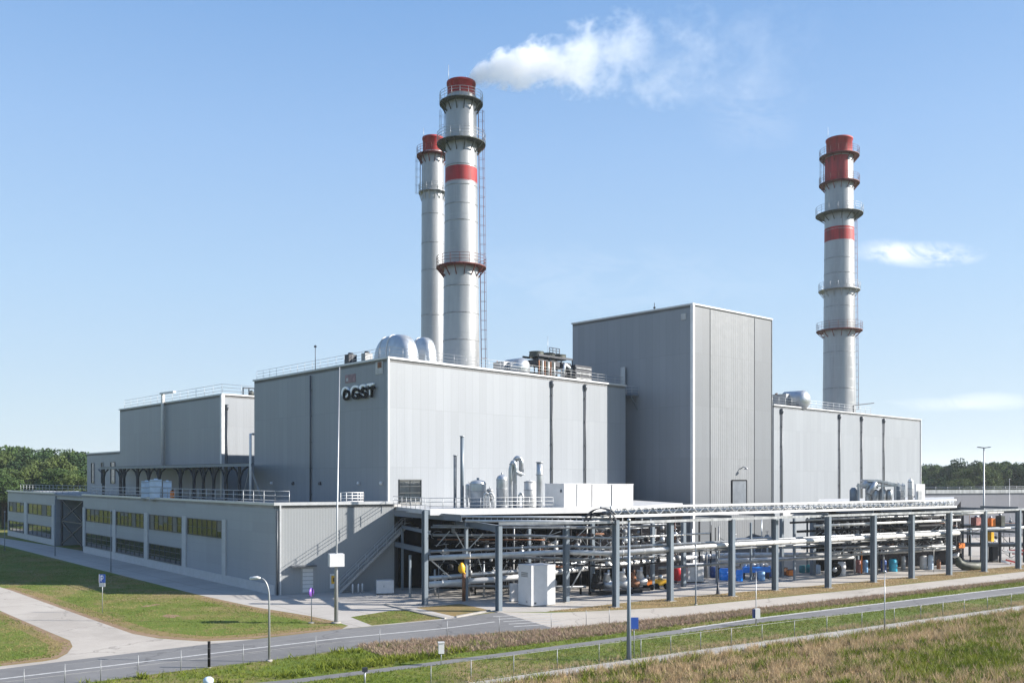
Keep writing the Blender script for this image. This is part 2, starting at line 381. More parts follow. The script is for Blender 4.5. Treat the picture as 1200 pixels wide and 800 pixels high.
p1_lo = [(650, 736), (717, 730), (800, 721.5), (1000, 700), (1200, 677.3), (1340, 662)]
road_up = [(-60, 791), (0, 783.5), (85, 773), (215, 757.5), (300, 748.3), (401, 736.5), (435, 733.5), (520, 725.3), (585, 716.5)]
road_lo = [(650, 736), (600, 739.5), (520, 746.6), (400, 761), (315, 773), (250, 780.3), (210, 785.5), (87, 801), (-60, 820)]
sheet('road', road_up+road_lo, .010, M['asphalt'])
sheet('path', p1_up+p1_lo[::-1], .006, M['concrete'])
sheet('cycle_path', r2_up+r2_lo[::-1], .010, M['asphalt'])
def edge_line(pts, dpx, name, z, m, w_):
    """ribbon of real width w_ along ground polyline"""
    P = [G(*p, z) for p in pts]; b = MB()
    N = []
    for i in range(len(P)):
        d = (P[min(i+1, len(P)-1)]-P[max(i-1, 0)]).normalized(); N.append(Vector((-d.y, d.x, 0))*w_/2)
    for i in range(len(P)-1):
        b.poly([XY(P[i]-N[i], z), XY(P[i+1]-N[i+1], z), XY(P[i+1]+N[i+1], z), XY(P[i]+N[i], z)])
    o = b.build(name, m); o['kind'] = 'structure'; return o
edge_line(r2_up[4:], 0, 'cycle_path_edging', .014, M['line'], .35)
cl = [(-40, 800), (0, 795), (125, 780), (300, 758.8), (400, 747), (520, 735.8), (580, 728)]
edge_line(cl, 0, 'road_centre_line', .014, M['line'], .26)
edge_line([(x, y+4.2) for x, y in cl[:5]], 0, 'road_seam', .014, M['kerb'], .10)
for k in range(5):
    edge_line([(578+k*6, 722+k*2.9), (640+k*5, 718.5+k*2.9)], 0, 'road_markings', .016+.001*k, M['line'], .22)
side = [(-60, 668), (0, 687.5), (15, 692), (107, 725), (155, 742), (185, 747.5), (237, 751), (300, 748.3), (215, 757.5), (85, 773), (0, 783.5), (-60, 791), (-60, 788), (0, 780), (50, 774.5), (67, 771.5), (79, 765), (85, 757), (82, 750), (60, 741), (0, 715), (-60, 693)]
sheet('side_road', side, .005, M['concrete'])
apron = [(-60, 620), (-60, 625), (0, 637.5), (132, 671), (237, 697.5), (300, 711), (362, 721), (390, 727), (408, 732.5), (401, 736.3), (435, 733.2), (530, 725), (575, 716.4), (640, 716.5), (675, 712.4), (800, 699), (1000, 682), (1200, 661.7), (1340, 649), (1340, 610), (900, 616), (462, 676), (323, 696), (97, 645)]
sheet('pavement', apron, .002+.001, M['paving'])
sheet('lawn_patch', [(411, 722.5), (455, 715.5), (482, 713.8), (522, 724.3), (436, 732.4)], .008, M['grass'])
sheet('lawn_strip', [(487, 711.5), (540, 707), (573, 714.2), (533, 721.8)], .008, M['drygrass'])
sheet('verge', [(640, 716), (675, 712.2), (720, 707), (800, 699), (1000, 682), (1200, 661.7), (1340, 649), (1340, 654.6), (1200, 669), (1000, 690.6), (800, 710.2), (680, 716)], .008, M['drygrass'])
heath_px = [(415, 756), (520, 747.5), (650, 737), (800, 722.5), (1000, 701), (1200, 678.5), (1330, 664), (1330, 666.5), (1200, 681.5), (1050, 699), (1000, 706), (900, 718.5), (800, 732), (650, 751), (500, 769), (450, 769)]
sheet('heath_bank', heath_px, .012, M['heath'])
field_px = strip_lo+[(1320, 830), (540, 830)]
sheet('field', field_px, .004, M['field'])
sheet('bare_soil', [(165, 710.6), (170, 708.8), (176, 708.6), (181, 707.2), (188, 707), (186, 708.4), (178, 709.4), (172, 710.8)], .004, M['soil'])
sheet('bare_soil', [(190, 721), (196, 719.2), (202, 719.8), (208, 720.2), (214, 721.5), (207, 722.2), (203, 723.6), (194, 722.8)], .004, M['soil'])
SE = []
def soil_edge(pts, w_): SE.append(1); k_ = len(SE)*.0002; edge_line(pts, 0, 'worn_grass_edge', .0012+k_, M['drygrass'], w_*2.1); edge_line(pts, 0, 'soil_edge', .0022+k_, M['soil'], w_*.5)
soil_edge([(0, 689), (15, 691.5), (107, 723.5), (155, 740), (185, 745.5), (237, 749.5), (300, 746), (400, 735)], 1.5)
soil_edge([(0, 716.5), (58, 743), (78, 753), (77, 763), (62, 770), (0, 778)], 1.1)
soil_edge([(237, 699), (300, 713), (362, 723), (388, 729)], 1.2)
# kerb strip beside the fence: a real low concrete kerb
def kerb(pts_a, pts_b, name, h):
    A = [G(*p) for p in pts_a]; Bp = [G(*p) for p in pts_b]; b = MB()
    for i in range(len(A)-1): b.prism([A[i], Bp[i], Bp[i+1], A[i+1]], 0.0, h)
    b.build(name, M['kerb'])['kind'] = 'structure'
kerb(strip_up, strip_lo, 'kerb', .1)
kerb([(452, 707.6), (487, 716), (523, 724)], [(450, 708.6), (485, 717.2), (521, 725)], 'lawn_kerb', .1)
kerb([(534, 722.3), (573.5, 715)], [(535, 723.2), (575, 715.6)], 'lawn_kerb', .1)

# ------------------------------------------------------------------ buildings
def railing(b, pts, h=1.1, sp=1.8, r=.028, mid=2):
    for i in range(len(pts)-1):
        p, q = Vector(pts[i]), Vector(pts[i+1]); L = (q-p).length; n = max(1, round(L/sp))
        for k in range(n+1):
            a = p.lerp(q, k/n); b.tube([a, a+Vector((0, 0, h))], r, 5)
        for k in range(mid+1):
            z = Vector((0, 0, h*(k+1)/(mid+1))); b.tube([p+z, q+z], r, 5)
def coping(b, pts, z, wd=.35, h=.22, closed=False):
    for i in range(len(pts)-1):
        d = (pts[i+1]-pts[i]); d.z = 0; d.normalize()
        b.beam(XY(pts[i], z+h/2)-d*wd*.45, XY(pts[i+1], z+h/2)+d*wd*.45, wd, h)
def outward(P, Q):
    d = (Q-P); n = Vector((d.y, -d.x, 0)).normalized()
    mid = (P+Q)/2
    if n.dot(-Vector((mid.x, mid.y, 0))) < 0: n = -n
    return n
def downpipe(parent, p, n, z0, z1, r=.14, hopper=True, m=None):
    r = r*.72
    b = MB(); c = p+n*(r+.06)
    b.tube([XY(c, z0), XY(c, z1-.5)], r, 10)
    if hopper: b.lathe(XY(c, z1-1.3), [(r, 0), (r*2.2, .35), (r*2.2, .9)], 10)
    for z in np.arange(z0+1.5, z1-1, 3.2): b.box(c-n*.05, r*2.6, r*2.6, z, z+.09, math.atan2(n.y, n.x))
    return b.build('downpipe', m or M['down'], parent)
def corner_trim(parent, p, z0, z1, s=.22, m=None):
    b = MB(); b.box(p, s, s, z0, z1, .8); return b.build('corner_trim', m or M['coping'], parent)

def footprint(c, r, l):  # corner, right end, left end -> 4th point
    return [c, r, r+(l-c), l]
def hall(name, label, c, r, l, ztop, wallm_f, wallm_l, z0=0, roofname='roof'):
    t = thing(name, label, 'building', XY(c, 0))
    fp = footprint(c, r, l)
    b = MB(); b.wall(c, r, z0, ztop); b.build('front_wall', wallm_f, t)
    b = MB(); b.wall(l, c, z0, ztop); b.build('side_wall', wallm_l, t)
    b = MB(); b.wall(r, fp[2], z0, ztop); b.wall(fp[2], l, z0, ztop); b.build('rear_wall', wallm_l, t)
    b = MB(); b.prism(fp, ztop-.35, ztop-.05); b.build('roof', M['roof'], t)
    b = MB(); coping(b, [l, c, r], ztop+.003); coping(b, [r, fp[2], l], ztop+.005); b.build('coping', M['coping'], t)
    return t

# main hall
MD = 99.5
mc, mr, ml = B(455, MD), B(733, MD*141/108), B(298, MD*141/114)
MZ = zat(420, MD)
main = hall('main_hall', 'large grey clad hall with black letters near its roof and thick chimneys rising behind it', mc, mr, ml, MZ, M['clad'], M['clad'])
nf, nl = outward(mc, mr), outward(ml, mc)
for px in (365,): downpipe(main, hit(px, ml, mc), nl, 8.5, MZ, .22 if px == 398 else .14, False, M['white'] if px == 398 else M['down'])
for px in (646, 685): downpipe(main, hit(px, mc, mr), nf, 8.5, MZ, .15)
corner_trim(main, mc, 8, MZ)
b = MB(); e = [XY(hit(x, ml, mc)-nl*.25, MZ+.2) for x in (299, 454)]+[XY(hit(732, mc, mr)-nf*.25, MZ+.2)]
railing(b, e, 1.15, 1.9, .022); b.build('railing', M['rail'], main)
for i, px in enumerate((319, 344, 375.6, 421, 447.6)):
    p = hit(px, ml, mc); b = MB(); d = p.y; z = zat(566, d)
    b.box(p+nl*.06, .28, .12, z-.2, z+.2, math.atan2(nl.y, nl.x)+math.pi/2); Mx = Matrix.Rotation(math.pi/2, 3, nl.cross(Vector((0, 0, 1))))
    b.lathe(XY(p, z)+nl*.1, [(.2, 0), (.2, .12), (.12, .2), (0, .22)], 10, M=nl.to_track_quat('Z', 'Y').to_matrix()); b.build('wall_lamp', M['white'] if i in (0, 3, 4) else M['down'], main)
# window-door on the deck in the front wall
def wall_panel(P, Q, x0, x1, y0, y1, n, t=.08, use=None):
    """box in front of wall P-Q covering picture columns x0..x1, heights from rows at its left edge"""
    a, c = hit(x0, P, Q), hit(x1, P, Q)
    z1, z0 = zat(y0, a.y), zat(y1, a.y)
    return a, c, z0, z1
def panel_mb(a, c, z0, z1, n, t0=0.0, t1=.08):
    b = MB(); b.prism([a+n*t0, c+n*t0, c+n*t1, a+n*t1], z0, z1); return b
def window(parent, a, c, z0, z1, n, nx, ny, glass, framem, name='window', fr=.09, mul=.05):
    b = MB(); d = (c-a).normalized()
    for z in (z0, z1): b.beam(XY(a, z)+n*.06, XY(c, z)+n*.06, .13, fr)
    for p in (a, c): b.beam(XY(p, z0-fr/2)+n*.062, XY(p, z1+fr/2)+n*.062, fr, .13)
    for i in range(1, nx):
        p = a.lerp(c, i/nx); b.beam(XY(p, z0)+n*.05, XY(p, z1)+n*.05, mul, .06)
    for j in range(1, ny):
        z = z0+(z1-z0)*j/ny; b.beam(XY(a, z)+n*.052, XY(c, z)+n*.052, .06, mul)
    wn = b.build(name, framem, parent)
    g = panel_mb(a, c, z0, z1, n, .004, .022); g.build('pane', glass, wn)
    return wn
a, c, z0, z1 = wall_panel(mc, mr, 467.5, 493, 562, 593, nf)
window(main, a, c, 8.9, z1, nf, 2, 4, M['glass'], M['mullion'], 'glazed_door')

# lettering
def letters():
    t = thing('wall_lettering', 'four large black letters with white edges high on the shaded hall wall', 'sign', XY(hit(403, ml, mc), 0))
    x0s = [(403.3, 412.5, 'O'), (413.5, 423.5, 'G'), (424, 432.7, 'S'), (433.3, 441.5, 'T')]
    d = (mc-ml).normalized()
    R = Matrix((d, Vector((0, 0, 1)), nl)).transposed()
    zb, zt = zat(468, hit(410, ml, mc).y), zat(455.5, hit(410, ml, mc).y)
    for (xa, xb, ch) in x0s:
        pa, pb = hit(xa, ml, mc), hit(xb, ml, mc); wdt = (pb-pa).length; mid = (pa+pb)/2
        for kind in ('letter', 'edge'):
            cu = bpy.data.curves.new('tmp', 'FONT'); cu.body = ch; cu.size = 1; cu.extrude = .01
            cu.offset = .02 if kind == 'edge' else .045
            ob = bpy.data.objects.new('tmp', cu); COL.objects.link(ob); bpy.context.view_layer.update()
            me = bpy.data.meshes.new_from_object(ob.evaluated_get(bpy.context.evaluated_depsgraph_get())); bpy.data.objects.remove(ob)
            co = np.array([v.co[:] for v in me.vertices]); mn, mx = co.min(0), co.max(0)
            if kind == 'edge':
                tw, th, oz, ox, t0, t1 = wdt*.95, (zt-zb)*1.06, .22, -.36, .02, .2
            else:
                tw, th, oz, ox, t0, t1 = wdt*.93, (zt-zb)*1.0, -.10, .10, .204, .34
            me.name = kind
            for v in me.vertices:
                q = (v.co.x-(mn[0]+mx[0])/2)/(mx[0]-mn[0])*tw+ox; hh = (v.co.y-mn[1])/(mx[1]-mn[1])*th+oz; dd = t0 if v.co.z < 0 else t1
                v.co = mid+d*q+Vector((0, 0, zb+hh))+nl*dd-LOC[t.name]
            me.materials.clear(); me.materials.append(M['letterwhite'] if kind == 'edge' else M['black'])
            o = bpy.data.objects.new(kind, me); COL.objects.link(o); LOC[o.name] = LOC[t.name]
            if kind == 'letter': o.parent = t; last = o
            else: o.parent = last
letters()
def wall_board(name, label, cat, xa, xb, ya, yb, m, extra=None):
    a, c = hit(xa, ml, mc), hit(xb, ml, mc); z1, z0 = zat(ya, a.y), zat(yb, a.y)
    b = panel_mb(a, c, z0, z1, nl, .005, .06)
    t = thing(name, label, cat, XY((a+c)/2, 0)); b.build('board', m, t)
    if extra:
        u0, u1, v0, v1, m2 = extra
        b = panel_mb(a.lerp(c, u0), a.lerp(c, u1), z0+(z1-z0)*v0, z0+(z1-z0)*v1, nl, .062, .08); b.build('mark', m2, t)
M['fadedred'] = mat('faded_red_panel', (.26, .17, .19), .6, var=.2)
M['fadedpale'] = mat('faded_pale_panel', (.45, .45, .45), .6, var=.15)
wall_board('logo_board', 'faded reddish square board above the black letters', 'sign', 405, 417, 439.5, 449, M['fadedred'], (.1, .3, .2, .6, M['fadedpale']))
wall_board('placard', 'small pale placard with an orange square near the hall roof corner', 'sign', 440.5, 449, 424.5, 439, M['fadedpale'], (.3, .85, .5, .97, M['rust']))

# tower
TD = 126.5
tc_, tr_, tl_ = B(811.6, TD), B(904, TD*203/185), B(671, TD*203/180)
TZ = zat(357, TD)
tower = hall('tower_block', 'tallest windowless grey block standing between the two long halls', tc_, tr_, tl_, TZ, M['clad_tower'], M['clad_tower'])
ntf, ntl = outward(tc_, tr_), outward(tl_, tc_)
for xa, xb, m, nm in ((813, 831.7, 'clad_blue', 'plain_panel'), (832, 883.5, 'clad_rib', 'ribbed_panel'), (884, 903.3, 'clad_blue', 'plain_panel')):
    a, c = hit(xa, tc_, tr_), hit(xb, tc_, tr_); b = MB(); b.wall(a+ntf*.05, c+ntf*.05, .3, TZ-.2); b.wall(a, a+ntf*.05, .3, TZ-.2); b.wall(c, c+ntf*.05, .3, TZ-.2); b.build(nm, M[m], tower)
for xx in (831.9, 883.8):
    p = hit(xx, tc_, tr_); b = MB(); b.box(p+ntf*.06, .09, .09, .3, TZ-.2, .8); b.build('panel_joint', M['down'], tower)
corner_trim(tower, tc_, 0, TZ, .45, M['white']); corner_trim(tower, tr_, 0, TZ, .2, M['down'])
a, c, z0, z1 = wall_panel(tc_, tr_, 857, 874, 562.5, 589, ntf)
b = panel_mb(a, c, z0-1, z1, ntf, .06, .14); dr = b.build('door', M['doorgrey'], tower)
b = MB()
for p, q in ((XY(a, z0-1), XY(a, z1)), (XY(c, z0-1), XY(c, z1)), (XY(a, z1), XY(c, z1))): b.beam(p+ntf*.12, q+ntf*.12, .16, .16)
b.build('door_frame', M['black'], dr)
p = hit(868, tc_, tr_); b = MB(); zz = zat(549, p.y); b.tube([XY(p, zz), XY(p, zz+.3)+ntf*.5, XY(p, zz+.15)+ntf*.9], .07, 8); b.lathe(XY(p, zz-.1)+ntf*.95, [(.3, 0), (.22, .2), (.08, .28)], 12); b.build('wall_lamp', M['galv'], tower)
a, c = hit(798.5, tl_, tc_), hit(804, tl_, tc_); b = panel_mb(a, c, zat(375, a.y), zat(368, a.y), ntl, 0, .1); b.build('vent_cover', M['fadedpale'], tower)
p = hit(762, tl_, tc_)-ntl*1; b = MB(); b.tube([XY(p, TZ), XY(p, TZ+1.4)], .05, 6); b.box(p, .3, .3, TZ+.6, TZ+.8); b.build('aerial', M['dark'], tower)

# link bridge between hall and tower
def bridge():
    p = hit(739, tl_, tc_)+ntl*.9; d = (tc_-tl_).normalized(); t = thing('access_platform', 'small steel platform with railing bridging the hall roof and the tower', 'platform', XY(p, 0))
    ang = math.atan2(d.y, d.x); z = zat(463, p.y)
    b = MB(); b.box(p, 3.2, 1.6, z-.15, z, ang); b.build('deck_plate', M['beam'], t)
    b = MB(); cs = [p+d*sx*1.55+ntl*sy*.75 for sx, sy in ((-1, 1), (1, 1), (1, -1))]; railing(b, [XY(q, z) for q in cs], 1.2, 1.0, .03); b.build('railing', M['rail'], t)
    b = MB()
    for sx in (-1.3, 1.3): b.beam(XY(p+d*sx-ntl*.85, z-2.2), XY(p+d*sx+ntl*.7, z-.2), .14)
    b.build('bracket', M['beam'], t)
    b = MB(); q = p+d*(-1.2)-ntl*.6
    b.box(q, .9, .12, z, z+4.3, ang); b.build('stair_screen', M['galv'], t)
bridge()

# right hall
rc, rr_ = B(906.7, 145), B(1078.7, 145*85.3/68); rl = rc+(tl_-tc_).normalized()*30
RZ = zat(475, 145)
rh = hall('long_hall', 'long pale grey hall with dark downpipes to the right of the tower', rc, rr_, rl, RZ, M['clad'], M['clad'])
nr = outward(rc, rr_)
for px in (915.2, 983, 1009, 1035): downpipe(rh, hit(px, rc, rr_), nr, 6, RZ, .17)
b = MB(); railing(b, [XY(hit(x, rc, rr_)-nr*.3, RZ+.2) for x in (907, 1022)], 1.3, 2, .03); b.build('railing', M['rail'], rh)
corner_trim(rh, rr_, 0, RZ, .25)

# back-left hall
bc, bl = B(260.5, 135), B(140.5, 135*97.5/79.5); br = bc+(mr-mc).normalized()*16
BZ = zat(462.5, 135)
bh = hall('rear_hall', 'smaller grey clad hall with roof railing at the rear left above the dark canopy', bc, br, bl, BZ, M['clad'], M['clad'])
nbl = outward(bl, bc); nbf = outward(bc, br)
corner_trim(bh, bc, 9, BZ, .5)
downpipe(bh, hit(265.5, bc, br), nbf, 9, BZ-1, .15)
b = MB(); railing(b, [XY(hit(x, bl, bc)-nbl*.3, BZ+.2) for x in (144, 258)]+[XY(br-nbf*.3, BZ+.2)], 1.5, 3.0, .03); b.build('railing', M['rail'], bh)
p = hit(193.5, bl, bc); b = MB(); b.tube([XY(p, 14)+nbl*.4, XY(p, BZ+.9)+nbl*.4, XY(p, BZ+1.6)+nbl*.4], .28, 10)
b.beam(XY(p, BZ+1.6)+nbl*.4+Vector((-.3, 0, 0)), XY(hit(206, bl, bc), BZ+1.6)+nbl*.2, .5, .3); b.build('exhaust_duct', M['white'], bh)
# block at the far left behind canopy
sc_, sl_ = B(141, 167), B(102, 182); sr_ = sc_+(mr-mc).normalized()*14
sb = hall('side_block', 'low pale block with narrow windows at the far end of the rear hall', sc_, sr_, sl_, zat(529.5, 167), M['clad'], M['clad'])
nsl = outward(sl_, sc_)
for xa, xb in ((107.5, 110.5), (119, 121), (130, 135)):
    a, c = hit(xa, sl_, sc_), hit(xb, sl_, sc_); window(sb, a, c, 11, 15, nsl, 1, 3, M['glass'], M['mullion'])

# ------------------------------------------------------------------ low building
A = G(323, 697); LW = lambda px: (lambda k: XY(B(px, 12*F/k), 0))(.2237*(px+289.4))
E = B(462, 98.3); LZ = 9.2
low = thing('low_building', 'long low two storey annex with ribbon windows wrapping the front left', 'building', A)
nlo = outward(LW(97), A); nrw = outward(A, E)
endL, gL, gR = LW(9), LW(64.5), LW(97.5)
inw = -nlo*7
b = MB(); b.wall(gR, A, 0, LZ); b.wall(endL, gL, 0, LZ); b.wall(gR+inw, gR, 0, LZ); b.wall(gL, gL+inw, 0, LZ); b.wall(endL+inw*2, endL, 0, LZ); b.build('side_wall', M['clad_low'], low)
b = MB(); b.wall(gL+inw, gR+inw, 0, LZ-.2); b.build('bay_back_wall', M['shade_dark_wall'], low)  # shade of the open bay put into the wall colour
M['clad_lowr'] = cladding('low_front_cladding', (.27, .285, .295), pw=5.6, rh=4.5, rib=.3, mort=.88, ribs=.15)
b = MB(); b.wall(A, E, 0, LZ); b.build('front_wall', M['clad_lowr'], low)
roofp = [A, E, B(470, 99.8), mc-nf*2, ml-nf*2, bc, bl-nbl*2, B(60, 205), endL]
b = MB(); b.prism(roofp, LZ-.35, LZ-.06); b.build('roof', M['roof'], low)
b = MB(); coping(b, [endL, gL], LZ, .4, .25); coping(b, [gR, A], LZ, .4, .25); coping(b, [A, E], LZ+.002, .45, .3); b.build('coping', M['coping'], low)
b = MB(); b.prism([gL-nlo*.3, gR-nlo*.3, gR-nlo*7, gL-nlo*7], LZ-.9, LZ-.4); b.build('bay_roof', M['white_low'], low)
for seg in ((9.5, 64), (98, 322.5)):
    a, c = LW(seg[0]), LW(seg[1]); b = panel_mb(a, c, 0, 1.0, nlo, 0, .1); b.build('base_band', M['white_low'], low)
for px, wpx in ((30.5, 3.2), (62.6, 2.6), (99, 2.6), (134.5, 3.6), (171.8, 4.2), (216.5, 4.6), (263.3, 4.4)):
    a, c = LW(px-wpx/2), LW(px+wpx/2); b = panel_mb(a, c, 1.0, LZ-1.9, nlo, 0, .14); b.build('pilaster', M['white_low'], low)
up = [(11, 28.5, 4), (33.5, 60.5, 5), (101.5, 132, 6), (137, 169, 7), (176, 213.5, 7), (220.5, 260.5, 7)]
M['blind'] = mat('window_blind', (.16, .155, .13), .7, var=.1, scale=3)
rb = random.Random(3)
for xa, xb, n in up:
    a, c = LW(xa), LW(xb)
    for k in range(n):
        if rb.random() < .4: z = 7.05-rb.choice((.5, .8, 1.2, 1.85)); b = panel_mb(a.lerp(c, (k+.08)/n), a.lerp(c, (k+.92)/n), z, 7.05, nlo, .024, .03); b.build('blind', M['blind'], low)
for xa, xb, n in up: window(low, LW(xa), LW(xb), 5.15, 7.1, nlo, n, 2, M['glassw'], M['mullion'])
for xa, xb, n in ((11, 28, 4), (33.5, 60, 5), (101.5, 131.5, 5), (137, 169, 6), (175.5, 212.5, 6)): window(low, LW(xa), LW(xb), 1.15, 3.2, nlo, n, 3, M['glass'], M['mullion'])
b = MB()
for a, c in ((gL, gR),):
    for u in (.12, .88): p = a.lerp(c, u)-nlo*.6; b.beam(XY(p, 0), XY(p, LZ-.9), .3)
    p, q = a.lerp(c, .12)-nlo*.6, a.lerp(c, .88)-nlo*.6
    b.beam(XY(p, .5), XY(q, 4.4), .18); b.beam(XY(q, .52), XY(p, 4.42), .18); b.beam(XY(p, 4.5), XY(q, 4.5), .25); b.beam(XY(p, 4.6), XY(q, 8.2), .18); b.beam(XY(q, 4.62), XY(p, 8.22), .18)
b.build('cross_bracing', M['dark'], low)
b = MB(); railing(b, [XY(LW(x)-nlo*(3 if x > 65 else .5), LZ) for x in (21, 63, 100)], 1.5, 2.6, .035); railing(b, [XY(LW(x)-nlo*.5, LZ) for x in (104, 317)]+[XY(A-nlo*.5-nrw*.3+(E-A).normalized()*1.0, LZ)], 1.45, 2.6, .04); b.build('railing', M['rail'], low)
pA = hit(402, A, E); pB = hit(429, A, E)
b = MB(); railing(b, [XY(pA-nrw*1.0, LZ), XY(pB-nrw*1.0, LZ), XY(pB-nrw*2.2, LZ)], 1.25, .7, .05, 3); b.build('roof_guard', M['white'], low)
downpipe(low, hit(324.7, A, E), nrw, 0.0, LZ, .10, False)
b = MB(); b.box(hit(328.2, A, E)+nrw*.08, .16, .3, 0, LZ, math.atan2((E-A).y, (E-A).x)); b.build('corner_trim', M['coping'], low)
a, c, z0, z1 = wall_panel(A, E, 352.5, 368.5, 661, 695, nrw)
b = panel_mb(a, c, .02, 2.75, nrw, 0, .06); door = b.build('door', M['galv'], low)
a2, c2 = a.lerp(c, .12), a.lerp(c, .88)
b = MB()
for k in range(6): z = .15+k*.42; b.prism([a2+nrw*.05, c2+nrw*.05, c2+nrw*.1, a2+nrw*.1], z, z+.34)
b.build('door_panel', M['white'], door)
b = MB(); b.prism([hit(340, A, E), hit(369.5, A, E), hit(369.5, A, E)+nrw*.8, hit(340, A, E)+nrw*.8], 2.85, 2.97); b.build('door_canopy', M['down'], low)

# steel canopy on the low roof
def canopy():
    P, Q = B(296, 112), B(118, 150); t = thing('steel_canopy', 'dark steel canopy with curved braces standing on the low roof', 'canopy', XY(P, 0))
    n = outward(Q, P); zc = 13.9
    b = MB(); b.prism([P, Q, bl+nbl*.1, bc+nbl*.1, B(297, 121)], zc-.12, zc); b.build('canopy_roof', M['dark'], t)
    b = MB(); b.beam(XY(P, zc-.25)+n*.1, XY(Q, zc-.25)+n*.1, .2, .36); b.build('edge_beam', M['beam'], t)
    for px in (119, 139, 143, 159, 172, 184, 209, 225, 236, 248, 262, 278):
        p = hit(px, P, Q)-n*.3; d = (Q-P).normalized()
        b = MB(); b.beam(XY(p, LZ-.1), XY(p, zc-.4), .34)
        for s in (-1, 1):
            b.tube([XY(p, zc-2.9), XY(p+d*s*.35, zc-1.7), XY(p+d*s*1.0, zc-.9), XY(p+d*s*2.2, zc-.45)], .13, 6)
        b.build('post', M['dark'], t)
    b = MB(); q = hit(268, P, Q)-n*2; b.beam(XY(q, LZ), XY(hit(276, P, Q)-n*2, zc-.4), .16); b.beam(XY(hit(290, P, Q)-n*2, LZ), XY(hit(276, P, Q)-n*2, zc-.4), .16); b.build('diagonal_brace', M['galv'], t)
    b = MB(); b.tube([XY(B(293.5, 112), LZ), XY(B(293.5, 112), zat(508, 112)), XY(B(297, 114), zat(508, 113))], .16, 8); b.build('vent_pipe', M['white'], t)
canopy()
def ibc(px0, px1, y0, d, label):
    p = B((px0+px1)/2, d); s = (px1-px0)/F*d; t = thing('liquid_container', label, 'container', XY(p, LZ-.06), 'pale containers on the low roof')
    z1 = zat(y0, d); b = MB(); b.box(p, s*.92, s*.92, LZ+.1, z1, .4); b.box(p, s*.3, s*.3, z1, z1+.12, .4); b.build('tank', M['ibc'], t)
    b = MB()
    for k in range(4):
        z = LZ+.1+(z1-LZ-.1)*k/3.2
        ring = [p+Vector((math.cos(q*math.pi/2+.4+math.pi/4), math.sin(q*math.pi/2+.4+math.pi/4), 0))*s*.68 for q in range(5)]
        b.tube([XY(r, z) for r in ring], .04, 5)
    b.box(p, s, s, LZ-.06, LZ+.08, .4); b.build('cage', M['galv'], t)
ibc(165.5, 178, 563.5, 124, 'pale blue liquid container at the left end of the rooftop row')
ibc(175.5, 189.5, 561.5, 121, 'pale blue liquid container in the middle of the rooftop row, the largest')
ibc(191, 201, 563.5, 121, 'pale container at the right end of the rooftop row beside an orange drum')
p = B(202, 118); t = thing('orange_drum', 'small orange drum behind the long roof railing', 'drum', XY(p, LZ-.06)); b = MB(); b.lathe(XY(p, LZ-.06), [(.28, 0), (.30, .1), (.28, .5), (.30, .6), (.28, 1.2), (.15, 1.22)], 16); b.build('drum_body', M['orange'], t); b = MB(); b.lathe(XY(p, LZ+1.16), [(.12, 0), (.12, .15)], 8); b.build('cap', M['black'], t)

